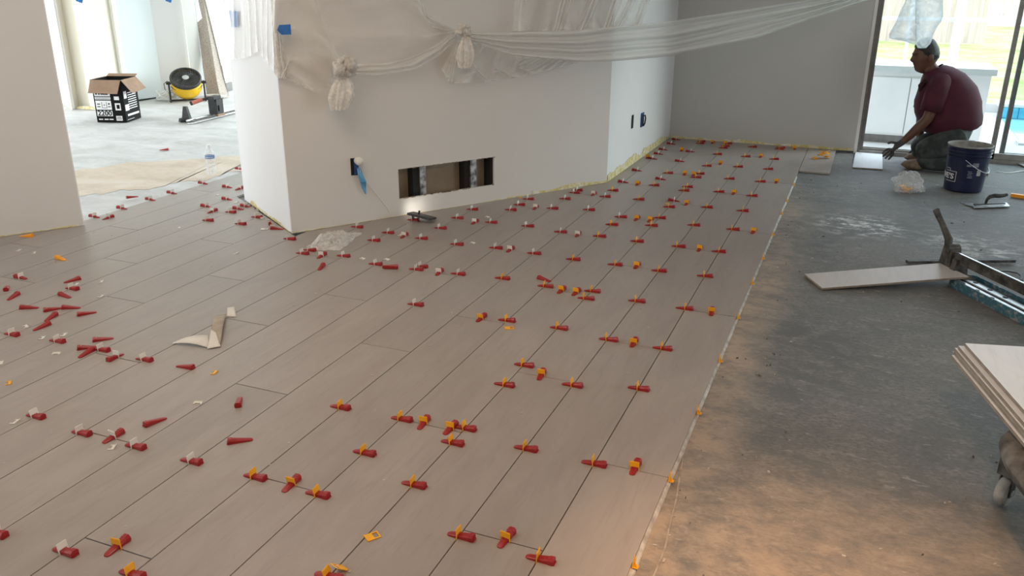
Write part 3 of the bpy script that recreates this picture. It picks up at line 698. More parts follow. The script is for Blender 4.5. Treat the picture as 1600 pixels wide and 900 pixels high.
# ------------------------------------------------------------------ loose planks
def quad_plank(name, pts, th, m, label, group=None, cat='tile plank'):
    mb = MB(); up = [Vector(p) for p in pts]; lo = [p-Vector((0, 0, th)) for p in up]
    c = sum((p for p in up), Vector())/4; o = bpy.data.objects.new(name, None)
    mid = [p-Vector((0, 0, .0008)) for p in up]; ins = [p+(c-p).normalized()*.0012 for p in up]
    n = 4; mb.add(lo+mid+ins, [(i, (i+1) % n, n+(i+1) % n, n+i) for i in range(n)]+[(n+i, n+(i+1) % n, 2*n+(i+1) % n, 2*n+i) for i in range(n)]+[(8, 9, 10, 11), (3, 2, 1, 0)], 0)
    mb.m = [1]*4+[0]*4+[0, 1]
    bpy.data.objects.remove(o)
    mb.v = [tuple(Vector(v)-Vector((c.x, c.y, 0))) for v in mb.v]
    ob = mb.build(name, [m, M['tile_body']]); ob.location = (c.x, c.y, 0)
    return tag(ob, label, cat, group)
zc = ZC+.0095
quad_plank('cut_plank', [at(1332, 261, zc), at(1379, 264, zc), at(1379, 238.5, zc), at(1337, 237, zc)], .009, M['tile_sheen'], 'short cut plank on the concrete under the worker\'s hand')
quad_plank('loose_plank', [at(1600, 259, .0), at(1650, 262, .0), at(1622, 247, .0), at(1569, 246, .0)], .009, M['tile_loose'], 'loose plank on the concrete by the sliding door, cut by photo edge')
PB = .052
quad_plank('long_plank', [at(1285, 450, ZC+.012), at(1514, 432, PB), at(1470, 411, PB), at(1257, 428, ZC+.012)], .0095, M['tile_loose'], 'long loose plank laid across the tile cutter base')
ZS = .285
sa, sb = at(1508, 536, ZS), at(1600, 640, ZS); sd = (sb-sa); sd.z = 0; sd.normalize(); sw = at(1600, 541, ZS)-sa; sw.z = 0; sw = (sw-sd*sw.dot(sd)).normalized()
SW, SL = .46, 1.25
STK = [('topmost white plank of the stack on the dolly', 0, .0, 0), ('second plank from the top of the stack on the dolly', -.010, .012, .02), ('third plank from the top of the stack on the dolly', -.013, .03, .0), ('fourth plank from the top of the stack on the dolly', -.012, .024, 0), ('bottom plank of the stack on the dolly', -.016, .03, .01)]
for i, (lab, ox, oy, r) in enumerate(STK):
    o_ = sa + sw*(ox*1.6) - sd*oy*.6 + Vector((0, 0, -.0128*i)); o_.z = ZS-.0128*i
    quad_plank('stacked_plank', [o_, o_+sw*SW, o_+sw*SW+sd*SL, o_+sd*SL][::-1], .0115, M['tile_sheen'] , lab, 'planks stacked on the dolly')
# dolly
dz = ZS-.0128*4-.0165
dt = thing('dolly', (sa+sd*.75+sw*.23).to_tuple()[:2]+(ZC,), 'cement-crusted caster dolly under the plank stack', 'dolly')
wp = at(1575, 788, ZC)
def dome(mb, c, rx, ry, z0_, z1_, n=40, ax=sw, ay=sd):
    prof = [(.90, z0_), (.97, z0_+.3*(z1_-z0_)), (1.0, z0_+.62*(z1_-z0_)), (.97, z0_+.9*(z1_-z0_)), (.90, z1_)]
    vs, fs = [], []
    for f, z in prof:
        for k in range(n):
            an = 2*PI*k/n; ca, sa_ = math.cos(an), math.sin(an); e = .5
            x = math.copysign(abs(ca)**e, ca)*rx*f; y = math.copysign(abs(sa_)**e, sa_)*ry*f
            p = c+ax*x+ay*y; wob = 1+.02*noise.noise(Vector((an*4, z*20, 1)))
            vs.append((c.x+(p.x-c.x)*wob, c.y+(p.y-c.y)*wob, z+.004*noise.noise(Vector((an*7, 3, z*30)))))
    for i in range(len(prof)-1): fs += [(i*n+k, i*n+(k+1) % n, (i+1)*n+(k+1) % n, (i+1)*n+k) for k in range(n)]
    fs += [tuple(range(n))[::-1], tuple(range(len(vs)-n, len(vs)))]
    mb.add(vs, fs)
dc = wp+sw*.185+sd*.28; dc.z = 0
d = MB(); dome(d, dc, .275, .36, dz-.085, dz-.0015); d.build('deck', M['dolly_crust'], dt, smooth=True)
for i, (ox, oy) in enumerate(((-.20, -.28), (.20, -.28), (-.20, .28), (.20, .28))):
    p = dc+sw*ox+sd*oy; p.z = ZC; wr = .045
    m_ = Matrix.Translation((p.x, p.y, ZC+wr)) @ Matrix.Rotation(-.55 if i == 0 else .3*i, 4, 'Z') @ Matrix.Rotation(PI/2, 4, 'Y')
    b = MB(); b.lathe([(.030, -.014), (wr-.004, -.014), (wr, -.009), (wr, .009), (wr-.004, .014), (.030, .014)], 22, m_); cw = b.build('caster_wheel', M['grime'], dt, smooth=True)
    b = MB(); b.lathe([(.009, -.019), (.009, .019)], 10, m_); b.build('axle', M['steel'], cw)
    f = MB(); mz = Matrix.Translation((p.x, p.y, 0)) @ Matrix.Rotation(-.55 if i == 0 else .3*i, 4, 'Z')
    for s_ in (-1, 1): f.box(.0165*s_-.0015, .0165*s_+.0015, -.014, .014, ZC+wr-.012, ZC+.10, 0, mz)
    f.box(-.024, .024, -.024, .024, ZC+.098, dz-.070, 0, mz); f.build('caster_fork', M['dirty_black'], dt)

# ------------------------------------------------------------------ tile cutter
ca_ = at(1475, 440, ZC+.03); cb_2 = at(1577, 499, ZC); U = (at(1577, 497, ZC+.02)-at(1480, 446, ZC+.02)); U.z = 0; U.normalize(); VV = Vector((-U.y, U.x, 0))
CO = at(1480, 446, ZC)-U*.05; CO.z = ZC
def cp(u, v, z): return CO+U*u+VV*v+Vector((0, 0, z))
ct = thing('tile_cutter', CO+U*.25, 'teal manual tile cutter with black rail beam and lever handle', 'tile cutter')
CLN = .55; CWD = .15; BV0 = .074
b = MB()
ring = [(.0, .06), (.06, .0), (CLN, .0), (CLN, CWD), (.06, CWD), (.0, CWD-.06)]
b.hexa([cp(u, v, 0) for u, v in ring], [cp(u, v, .016) for u, v in ring])
for (ua, va, ub, vb) in ((.06, .004, CLN, .004), (.06, CWD-.004, CLN, CWD-.004), (.004, .06, .06, .004), (.004, CWD-.06, .06, CWD-.004)):
    b.bar(cp(ua, va, .022), cp(ub, vb, .022), .007, .044)
b.build('base_tray', M['teal'], ct)
b = MB(); b.hexa([cp(u, v, .0165) for u, v in ((.05, .018), (CLN-.01, .018), (CLN-.01, .064), (.05, .064))], [cp(u, v, .026) for u, v in ((.05, .018), (CLN-.01, .018), (CLN-.01, .064), (.05, .064))])
b.hexa([cp(u, v, .0165) for u, v in ((.05, .086), (CLN-.01, .086), (CLN-.01, .132), (.05, .132))], [cp(u, v, .026) for u, v in ((.05, .086), (CLN-.01, .086), (CLN-.01, .132), (.05, .132))])
b.build('steel_plate', M['steel'], ct)
b = MB(); b.bar(cp(.05, BV0, .022), cp(CLN-.01, BV0, .022), .012, .016); b.build('breaker_rib', M['dirty_black'], ct)
for u in (.10, .20, .30):
    for v in (.040, .110):
        b = MB(); b.lathe([(.012, .026), (.012, .0285), (.009, .029)], 12, Matrix.Translation(cp(u, v, 0))); b.build('spring_pad', M['black'], ct)
for u in (.0, CLN-.03):
    e = MB(); e.hexa([cp(u-.006, .03, .016), cp(u+.03, .03, .016), cp(u+.03, .12, .016), cp(u-.006, .12, .016)], [cp(u-.004, .046, .118), cp(u+.026, .046, .118), cp(u+.026, .102, .118), cp(u-.004, .102, .118)])
    e.build('end_support', M['teal'] if u else M['dirty_black'], ct)
b = MB(); b.bar(cp(-.05, BV0, .118), cp(CLN+.02, BV0, .118), .020, .046); rb = b.build('rail_beam', M['dirty_black'], ct)
b = MB(); b.bar(cp(-.05, BV0, .1425), cp(CLN+.02, BV0, .1425), .012, .003); b.build('steel_runner', M['steel'], rb)
b = MB(); b.hexa([cp(u, v, .060) for u, v in ((-.10, .045), (-.015, .045), (-.015, .105), (-.10, .105))], [cp(u, v, .155) for u, v in ((-.09, .05), (-.025, .05), (-.025, .10), (-.09, .10))]); b.lathe([(.022, -.032), (.024, 0), (.022, .032)], 16, Matrix.Translation(cp(-.055, BV0, .15)) @ frame((0, 0, 0), U, (0, 0, 1)).to_3x3().to_4x4())
b.build('carriage', M['dirty_black'], ct)
cpl = cp(-.05, BV0, 0); nrm_c = VV
def hpx(px, py): return atp(px, py, cpl, nrm_c)
hs = [hpx(*q) for q in ((1477, 404), (1481, 388), (1482.5, 374), (1477, 360), (1472, 348), (1467, 338), (1463, 328))]
b = MB(); b.tube(hs, [.017, .018, .019, .016, .0145, .0155, .0165], 10); b.build('lever_handle', M['dirty_black'], ct, smooth=True)
b = MB(); b.bar(at(1417, 409, ZC+.012), at(1585, 407, ZC+.012), .028, .014); b.build('fence_bar', M['dirty_black'], ct)
b = MB(); b.tube([at(*q, ZC+.006) for q in ((1551, 426), (1557, 423.5), (1575, 424), (1590, 427), (1595, 431), (1594.5, 438))], .0032, 6); tag(b.build('hex_key', M['black'], None, True), 'black bent hex key on the concrete behind the tile cutter', 'tool')
# ------------------------------------------------------------------ trowel, orange level end, wire
tt = thing('notched_trowel', at(1545, 318, ZC), 'notched trowel with curved dark handle on concrete before the bucket', 'trowel')
tp = [at(*q, ZC+.012) for q in ((1522, 324), (1578, 322), (1573, 316.5), (1518, 318.5))]
b = MB(); b.hexa([p-Vector((0, 0, .004)) for p in tp], tp); b.build('blade', M['steel'], tt)
b = MB(); b.bar(at(1522, 319.5, ZC+.020), at(1570, 318, ZC+.020), .016, .008); b.build('mounting', M['black'], tt)
hb = at(1540, 318.5, ZC+.02); hd = (at(1572, 319, ZC+.02)-hb).normalized()
b = MB(); b.tube([hb, hb+Vector((0, 0, .028))+hd*.003, hb+Vector((0, 0, .047))+hd*.018, hb+Vector((0, 0, .055))+hd*.045, hb+Vector((0, 0, .054))+hd*.075, hb+Vector((0, 0, .058))+hd*.105, hb+Vector((0, 0, .064))+hd*.125], [.008, .009, .013, .015, .0145, .012, .009], 10); b.build('handle', M['dirty_black'], tt, smooth=True)
for i in range(2):
    b = MB(); q = [at(*p, ZC+.004+.002*i) for p in ((1500+i*6, 316+i*3), (1520+i*4, 320+i*3), (1524+i*4, 318+i*3), (1504+i*6, 314.5+i*3))]; b.hexa([p-Vector((0, 0, .003)) for p in q], q)
    tag(b.build('margin_blade', M['steel']), ('upper thin steel blade beside the notched trowel', 'lower thin steel blade beside the notched trowel')[i], 'tool')
b = MB(); b.bar(at(1580, 304.5, ZC+.014), at(1640, 313, ZC+.014), .03, .022); b.box(-.001, .001, -.001, .001, -.001, .001, 0, Matrix.Translation(at(1600, 307, ZC+.014))); tag(b.build('orange_level', M['orange']), 'end of an orange bar tool at the right edge of the photo', 'tool')
b = MB(); b.tube([at(px, 268.5+1.6*math.sin((px-1560)/9), ZC+.004) for px in range(1556, 1618, 4)], .003, 6); tag(b.build('wire', M['trim'], None, True), 'thin pale wire lying on the concrete right of the bucket', 'wire')

# ------------------------------------------------------------------ bucket
bc = at(1503.5, 296, ZC); bc.z = ZC
bt = thing('bucket', bc, 'dark blue bucket smeared with cement, white lettering, before the kneeling man', 'bucket')
RB, RT, BH = .122, .143, .318
MX = Matrix.Translation(bc)
def rz_(z): return RB+(RT-.006-RB)*z/BH
prof = [(RB-.01, 0), (RB, .008)]+[(rz_(z), z) for z in (.06, .12, .18, .235)]
for z in (.240, .262, .284): prof += [(rz_(z)+.001, z), (rz_(z)+.008, z+.003), (rz_(z)+.008, z+.006), (rz_(z)+.001, z+.009)]
prof += [(rz_(BH-.012)+.002, BH-.012), (RT, BH-.009), (RT, BH), (RT-.007, BH+.001), (RT-.009, BH-.01), (rz_(.1)-.005, .1), (rz_(.02)-.006, .02), (.004, .02)]
b = MB(); b.lathe(prof, 48, MX); b.build('body', M['bucket_blue'], bt, smooth=True)
b = MB()                                   # cement smeared round the rim and the inside
b.lathe([(RT+.0006, BH-.007), (RT+.0008, BH+.0015), (RT-.004, BH+.003), (RT-.0095, BH-.002), (RT-.0125, BH-.05), (rz_(.06)-.006, .06)], 60, MX, cap=False, wob=lambda a, i: 1+(.006*noise.noise(Vector((a*5, i, 2))) if i < 2 else 0))
b.lathe([(.003, .0605), (rz_(.06)-.005, .06)], 40, MX, cap=False); b.build('cement_smear', M['grime'], bt, smooth=True)
b = MB(); hv = []
for k in range(21):
    a_ = -.15+ (PI+.0)*k/20; dr = Vector((math.cos(a_), 0, 0))
    hv.append(bc+Vector((math.cos(a_)*(RT+.006), -math.sin(a_)*(RT-.002)*.93-.012*math.sin(a_), .250-.11*math.sin(a_))))
rot_b = Matrix.Translation(bc) @ Matrix.Rotation(1.22, 4, 'Z') @ Matrix.Translation(-bc)
b.tube([rot_b @ p for p in hv], .0022, 6); b.build('wire_handle', M['steel'], bt, smooth=True)
def wrap(me_or_mb, a0, z0_, name, m, parent=bt, lift=.0012, mirror=1):
    """bend flat artwork (x right, y up) round the bucket; a0 = bearing of its centre seen from the camera side"""
    me = me_or_mb if isinstance(me_or_mb, bpy.types.Mesh) else me_or_mb.mesh(name, m)
    for v in me.vertices:
        z = z0_+v.co.y; r = rz_(max(0, min(BH, z)))+lift+v.co.z; a_ = a0+v.co.x/rz_(z)
        v.co = Vector((bc.x+r*math.cos(a_), bc.y+r*math.sin(a_), bc.z+z))
    me.materials.clear(); me.materials.append(m); me.update(); return link(name, me, parent)
CA = math.atan2(-bc.y, -bc.x)              # bearing of the camera from the bucket
def art():
    return MB()
def flat(mb, x0, x1, y0, y1, z=0, n=6):
    for i in range(n):
        xa, xb = x0+(x1-x0)*i/n, x0+(x1-x0)*(i+1)/n; mb.box(xa, xb, y0, y1, z, z+.0005)
    return mb
lg = MB(); gx = -.075
for (x0_, x1_, y0_, y1_) in ((-.125, -.042, .071, .074), (-.125, -.042, .140, .143), (-.045, -.042, .071, .143), (-.090, -.042, .140, .143), (-.095, -.092, .140, .158), (-.095, -.13, .157, .160)): flat(lg, min(x0_, x1_), max(x0_, x1_), y0_, y1_)
wrap(lg, CA-.10, 0, 'logo_outline', M['print_white'])
def fatten(me, k):
    return me
lw_ = text_mesh("LOWE'S", .052, .0008, .0012)
wx = max(v.co.x for v in lw_.vertices)
for v in lw_.vertices: v.co.x = v.co.x*1.15-wx*1.15-.058
wrap(lw_, CA-.10, .105, 'logo_lettering', M['print_white'])
sm = MB(); random.seed(3)
flat(sm, .035, .075, .185, .212); sm.box(.0, .03, .186, .2, 0, .0005)
for r in range(5): flat(sm, .012+.004*(r % 2), .012+random.uniform(.02, .04), .150-r*.0105, .155-r*.0105)
wrap(sm, CA, 0, 'small_print', M['bag_plastic'])
sm = MB(); flat(sm, .072, .098, .125, .163); wrap(sm, CA, 0, 'barcode_label', M['print_white'])
sm = MB()
for i in range(9): flat(sm, .074, .096, .128+i*.0038, .1296+i*.0038, .0007)
wrap(sm, CA, 0, 'barcode_lines', M['bucket_blue'])

# ------------------------------------------------------------------ bag of clips on the floor
def blob(mb, c, rx, ry, rz, rot=0, n=26, m=14, amp=.18, f=5, seed=0, floor_z=None):
    def fn(u, v):
        th = v*PI; ph = u*2*PI; d_ = Vector((math.sin(th)*math.cos(ph), math.sin(th)*math.sin(ph), math.cos(th)))
        k = 1+amp*noise.noise(d_*f*.5+Vector((seed, 0, 0)))+amp*.6*(abs(noise.noise(d_*f*1.4+Vector((0, seed, 0)))))
        p = Vector((d_.x*rx*k, d_.y*ry*k, d_.z*rz*k)); p.rotate(Matrix.Rotation(rot, 3, 'Z')); p += Vector(c)
        if floor_z is not None and p.z < floor_z: p.z = floor_z
        return p
    mb.grid(fn, n, m); return mb
bgc = at(1417, 293, ZC+.03)
b = MB(); blob(b, (bgc.x, bgc.y, ZC+.055), .092, .075, .080, .3, 34, 18, .35, 5, 4, ZC+.001)
tb = at(1437, 300, ZC); blob(b, (tb.x-.02, tb.y+.01, ZC+.02), .055, .03, .03, -.5, 20, 10, .4, 6, 9, ZC+.001)
tag(b.build('plastic_bag', M['bag_clear'], smooth='all'), 'clear plastic bag with yellow clips inside, on concrete left of bucket', 'bag')
first = None
for i in range(9):
    r = .034*math.sqrt(random.random()); a_ = random.random()*2*PI
    if first is None: o = first = link('bagged_clip', LYING[('yellow', 0)])
    else: o = first.copy(); C.objects.link(o)
    o.location = (bgc.x-.01+r*math.cos(a_), bgc.y-.01+r*math.sin(a_), ZC+.012+.006*(i//2)); o.rotation_euler = (random.uniform(-.6, .6), random.uniform(-.6, .6), random.random()*6)
    tag(o, 'yellow clip inside the clear bag left of the bucket', 'tile clip', 'yellow clips in the clear bag')
# ------------------------------------------------------------------ litter on the tiles
mp_ = thing('masking_paper', at(330, 530, 0), 'torn strip of tan and white masking paper curled on the tiles', 'paper')
def sheet(name, m, quad, parent, lift, n=10, k=2, th=.0006):
    q = [Vector(p) for p in quad]; b = MB()
    def fn(u, v): p = (q[0]*(1-u)+q[1]*u)*(1-v)+(q[3]*(1-u)+q[2]*u)*v; return p+Vector((0, 0, lift(u, v)))
    b.grid(fn, n, k); o = b.build(name, m, parent, 'all'); s = o.modifiers.new('Solidify', 'SOLIDIFY'); s.thickness = th; s.offset = 1; return o
sheet('white_strip', M['paper_white'], [at(270, 538.5), at(326, 545), at(326, 532), at(270, 537)], mp_, lambda u, v: .004+.018*math.sin(PI*u)*.6+.02*v*u)
sheet('folded_corner', M['paper_white'], [at(324, 547), at(345, 543), at(338, 526), at(331, 524.5)], mp_, lambda u, v: .006+.05*v*(1-.3*u)*.45, 6, 6)
sheet('tan_strip', M['paper_tan'], [at(330, 530), at(345, 541), at(354, 494), at(335, 496)], mp_, lambda u, v: .006+.014*math.sin(v*PI)+.004*u, 4, 12)
sheet('torn_end', M['paper_white'], [at(355, 496), at(369, 496), at(367, 485), at(356, 487)], mp_, lambda u, v: .004+.015*v, 4, 4)
# crumpled clear plastic by the corner
b = MB(); cq = [at(478, 391), at(532, 392), at(566, 364), at(506, 367)]
def crum(u, v):
    p = (cq[0]*(1-u)+cq[1]*u)*(1-v)+(cq[3]*(1-u)+cq[2]*u)*v
    e = min(u, 1-u, v, 1-v)*2; n1 = noise.noise(Vector((u*4, v*4, 1))); n2 = abs(noise.noise(Vector((u*11, v*11, 4))))
    p += Vector((noise.noise(Vector((u*5, v*5, 8)))*.02, noise.noise(Vector((u*5, v*5, 18)))*.02, 0))
    return p+Vector((0, 0, .002+min(1, e*2.2)*(.035+.035*n1+.03*n2)*(1.1-.6*u)))
b.grid(crum, 44, 30); tag(b.build('crumpled_plastic', glassy('crumpled_clear_plastic', (.82, .80, .77), .30, .62, .2, 30), smooth='all'), 'crumpled piece of clear plastic on tiles near the wall corner', 'plastic wrap')
# small scraps and dust flecks on the tiles
b = MB(); random.seed(11)
for i in range(260):
    x = random.uniform(-4.0, X0-.02); y = random.uniform(1.3, 6.8)
    if (Vector((x, y, 0))-K1).dot(DN) < .03 and x < K2.x+.03 and (Vector((x, y, 0))-K1).dot(DD) > -.05: continue
    if x < K2.x+.03 and y > K2.y: continue
    if (Vector((x, y, 0))-LC).dot(DN) < .03: continue
    r = random.choice((.0012, .0015, .002, .003)); m_ = Matrix.Translation((x, y, 0)) @ Matrix.Rotation(random.random()*3, 4, 'Z'); b.box(-r*1.5, r*1.5, -r, r, 0, r*.5, 0, m_)
tag(b.build('plaster_flecks', M['mortar']), 'tiny pale plaster flecks scattered over the laid tiles', 'debris', kind='stuff')

# ------------------------------------------------------------------ things on and at the slanted wall
# electrical opening with blue box, white plug and hanging blue strip
eb = thing('electrical_box', diag(556, 262), 'blue electrical box in slanted wall with white plug and thin cable', 'electrical box')
c0 = diag(555, 260); w0 = .022; uu = wl(c0)
b = MB(); dbox(b, uu-.028, uu+.018, c0.z-.05, c0.z+.05, -.0015, .0005); b.v = [(x+.004*noise.noise(Vector((z*60, 1, 2))), y, z+.004*noise.noise(Vector((x*90, y*90, 2)))) for x, y, z in b.v]
b.build('opening', M['dark_void'], eb)
b = MB(); dbox(b, uu-.010, uu+.016, c0.z-.045, c0.z+.048, -.012, -.002); b.build('box_rim', M['blue_box'], eb)
b = MB(); pc = diag(561, 252, .035); b.lathe([(.004, -.035), (.020, -.03), (.024, -.01), (.023, .012), (.014, .02), (.004, .022)], 16, frame(pc, DD, (0, 0, 1))); b.build('white_plug', M['white_clip'], eb, smooth=True)
b = MB()
strip = [(560, 262, .02), (563, 272, .03), (567, 284, .034), (569, 294, .03), (571, 303, .024)]
vs = []
for i, (px, py, o_) in enumerate(strip):
    p = diag(px, py, o_); wd_ = (.010, .016, .018, .014, .002)[i]; vs += [p-DD*wd_, p+DD*wd_+DN*.006*(-1)**i]
b.add(vs, [(2*i, 2*i+1, 2*i+3, 2*i+2) for i in range(len(strip)-1)]); o = b.build('blue_strip', mat('blue_plastic_strip', (.10, .32, .55), .35), eb); o.modifiers.new('Solidify', 'SOLIDIFY').thickness = .001
cab = [(562, 260, .03), (564, 275, .02), (577, 290, .006), (590, 306, .005), (602, 321, .005), (607, 329, .005), (610, 336, .006), (610.5, 343, .006)]
pts = [diag(*q) for q in cab]; pts[-1].z = max(pts[-1].z, .003)
b = MB(); b.tube(pts, .0018, 6); b.build('cable', M['white_clip'], eb, smooth=True)
# small openings of the recess wall
def rec(px, py, off=.002): return atp(px, py, K2+Vector((off, 0, 0)), (1, -.0129, 0))
p = rec(988, 190); b = MB(); b.box(p.x-.0, p.x+.004, p.y-.022, p.y+.022, p.z-.05, p.z+.05); tag(b.build('switch_opening', M['dark_void']), 'narrow dark switch opening in the recess wall, left of blue box', 'wall opening')
p = rec(1003, 187); e2 = thing('outlet_box', p, 'dark blue electrical box with dangling wire in the recess wall', 'electrical box')
b = MB(); b.box(p.x, p.x+.008, p.y-.035, p.y+.035, p.z-.055, p.z+.055); b.build('box_rim', M['blue_box'], e2)
b = MB(); b.box(p.x+.008, p.x+.009, p.y-.022, p.y+.022, p.z-.042, p.z+.042); b.build('opening', M['dark_void'], e2)
b = MB(); b.tube([p+Vector((.01, .0, .03)), p+Vector((.022, .01, .035)), p+Vector((.026, .012, .01)), p+Vector((.022, .010, -.03)), p+Vector((.012, .004, -.05))], .006, 8); b.build('wire', M['black'], e2, smooth=True)
# work light lying by the wall
l0, l1, l2, l3 = diag(640, 332.5, .10), None, None, None
q = [at(640, 334, .062), at(678, 341, .030), at(677, 344, .020), at(642, 338, .052)]
lt = thing('work_light', at(660, 343, 0), 'flat black work light propped on a wedge, shining on the wall', 'work light')
A_, B_ = at(641, 333, .045), at(677, 342, .022); ax = (B_-A_).normalized(); yy = DN.copy(); F_ = frame((A_+B_)/2, ax, yy); L_ = (B_-A_).length/2
b = MB(); b.box(-L_, L_, -.055, .05, -.006, .006, 0, F_); b.build('housing', M['black'], lt)
b = MB()
for i in range(7): x = -L_*.85+i*L_*1.7/6; b.box(x-.004, x+.004, -.05, .045, .006, .0085, 0, F_)
b.build('cooling_ribs', M['black'], lt)
b = MB(); b.box(-L_*.95, -L_*.25, -.0565, -.055, -.004, .004, 0, F_); b.build('led_face', M['led'], lt)
b = MB(); b.tube([F_ @ Vector((-.02, .0, -.006)), F_ @ Vector((-.02, .0, -.028))], .006, 8); b.build('foot', M['black'], lt)
sp = bpy.data.lights.new('work_light_beam', 'SPOT'); sp.energy = .38; sp.spot_size = math.radians(105); sp.spot_blend = .9; sp.color = (1, .93, .84); sp.shadow_soft_size = .02
so = bpy.data.objects.new('work_light_beam', sp); C.objects.link(so); so.location = F_ @ Vector((-L_*.6, -.062, .004)); tgt = diag(648, 322, 0)
so.rotation_euler = (tgt-so.location).to_track_quat('-Z', 'Y').to_euler()

# ------------------------------------------------------------------ plastic sheeting
ps = thing('plastic_sheeting', diag(725, 60, .1), 'clear plastic dust sheet draped and knotted along the slanted wall', 'plastic sheeting')
def poly_at(P, u):                        # point on a polyline by length fraction
    L = [0]
    for a, b_ in zip(P, P[1:]): L.append(L[-1]+math.hypot(b_[0]-a[0], b_[1]-a[1]))
    t = u*L[-1]
    for i in range(len(P)-1):
        if t <= L[i+1] or i == len(P)-2:
            k = (t-L[i])/max(1e-9, L[i+1]-L[i]); return tuple(P[i][c]+(P[i+1][c]-P[i][c])*k for c in range(len(P[i])))
def drape(name, topl, botl, m, depth, nu=70, nv=26, folds=9, amp=.012, seed=0, flow=0.0, uc=1.0, parent=ps):
    """sheet between an upper and a lower outline; depth(u, v) = base plane point and normal, folds stand off it"""
    b = MB(); fold = []; edge = .5
    def fn(u, v):
        a = poly_at(topl, u); c = poly_at(botl, u); px, py = a[0]+(c[0]-a[0])*v, a[1]+(c[1]-a[1])*v
        s_ = u*uc+flow*v+.05*noise.noise(Vector((u*3, v*3, seed)))
        k = amp*(.5+.5*math.sin(s_*folds*2*PI+2*noise.noise(Vector((u*5, v*2, seed+3))))+.8*noise.noise(Vector((s_*folds*2.3, v*1.5, seed+7))))
        fold.append(max(0, min(1.2, k/amp*.6+.25*abs(noise.noise(Vector((s_*folds*6, v*2, seed+5))))+edge*max(0, (v-.93)/.07)))); return depth(px, py, k)
    b.grid(fn, nu, nv); o = b.build(name, m, parent, 'all'); a_ = o.data.attributes.new('fold', 'FLOAT', 'POINT'); a_.data.foreach_set('value', fold); return o
dw = lambda base_: (lambda px, py, k: diag(px, py, base_+k))
# main swag hanging between the two knots (fold lines run between the knots)
drape('sheet', [(424, -190), (480, -190), (560, -190), (632, -190), (660, 18), (690, 36), (711, 46)], [(528, 105), (545, 112), (590, 117), (640, 108), (676, 88), (698, 66), (712, 50)], M['plastic'], dw(.035), 80, 100, 5, .018, 1, 1.0, .12)
drape('sheet', [(424, -190), (428, 20), (434, 60), (440, 90), (436, 108), (437, 120)], [(536, 108), (534, 112), (531, 122), (520, 132), (495, 145), (447, 124)], M['plastic'], dw(.03), 60, 80, 5, .016, 5, .7, .6)
# lower, bunched edge of the swag
drape('sheet', [(530, 104), (560, 100), (600, 99), (645, 88), (685, 68), (712, 48)], [(538, 116), (560, 116), (600, 117), (648, 108), (690, 84), (714, 58)], M['plastic_band'], dw(.06), 60, 16, 2, .016, 9, 1.0, .1)
# sheet over the white end face
end_d = lambda px, py, k: atp(px, py, K1-DD*(.012+k*.6), DD)
drape('sheet', [(341, -190), (360, -190), (390, -190), (424, -190)], [(358, 92), (376, 93), (392, 87), (404, 80), (416, 98), (434, 119)], M['plastic'], end_d, 90, 60, 7, .010, 14, .12)
drape('sheet', [(424, 30), (428, 40), (434, 50), (440, 60)], [(428, 112), (432, 120), (440, 124), (452, 122)], M['plastic_knot'], dw(.02), 30, 24, 3, .02, 21, 0)
# long swag from the second knot across the recess to the far wall
B0, B1 = diag(735, 60, .12), Vector((.05, 7.42, 0)); bn = Vector((-(B1.y-B0.y), B1.x-B0.x, 0)).normalized()*-1
bd = lambda px, py, k: atp(px, py, B0+bn*k, bn)
drape('sheet', [(733, 52), (800, 51), (905, 47), (1050, 33), (1170, 14), (1290, -4), (1350, -16)], [(738, 66), (800, 86), (905, 97), (955, 96), (1050, 88), (1180, 60), (1362, -2)], M['plastic_band'], bd, 110, 50, 1, .04, 31, 3.4, .25)
# skirt below the second knot
drape('sheet', [(716, 60), (726, 66), (740, 68), (780, 76), (850, 92), (905, 97)], [(690, 108), (704, 131), (760, 128), (806, 121), (846, 113), (905, 98)], M['plastic'], dw(.03), 80, 24, 6, .018, 41, 0)
drape('sheet', [(812, 92), (840, 90), (870, 91), (902, 94)], [(812, 107), (834, 113), (858, 109), (902, 97)], M['plastic_band'], dw(.05), 40, 12, 6, .014, 44, .4)
# upright folds above the swag
drape('sheet', [(820, -190), (880, -190), (945, -190), (1000, -190), (1045, -190)], [(800, 49), (850, 48), (895, 47), (945, 44), (1000, 38)], M['plastic'], lambda px, py, k: atp(px, py, B0-bn*(.06-k*1.5), bn), 120, 40, 5, .016, 52, 0)
for a, b_ in (((935, -190), (868, 48)), ((1010, -190), (906, 47)), ((1030, -190), (946, 45)), ((1080, -190), (962, 44)), ((1080, -190), (990, 41))):
    drape('sheet', [(a[0]-11, a[1]), (a[0]+11, a[1])], [(b_[0]-4, b_[1]), (b_[0]+10, b_[1])], M['plastic_band'], lambda px, py, k: atp(px, py, B0-bn*(.04-k), bn), 14, 40, 3, .016, a[0], .0)
def knot(px, py, r, seed, off):
    b = MB(); c = diag(px, py, off); random.seed(seed)
    for i in range(5):
        blob(b, c+DD*random.uniform(-.6, .6)*r+Vector((0, 0, random.uniform(-.6, .6)*r))+DN*random.uniform(-.3, .3)*r, r*.62, r*.5, r*.6, i, 18, 12, .5, 7, seed+i)
    for i in range(4):
        a_ = random.random()*6; q = [c+(DD*math.cos(a_+t)+Vector((0, 0, math.sin(a_+t))))*r*(.75+.25*math.sin(3*t))+DN*r*.4*math.sin(2*t) for t in [k*.5 for k in range(11)]]; b.tube(q, r*.17, 6)
    return b.build('knot', M['plastic_knot'], ps, 'all')
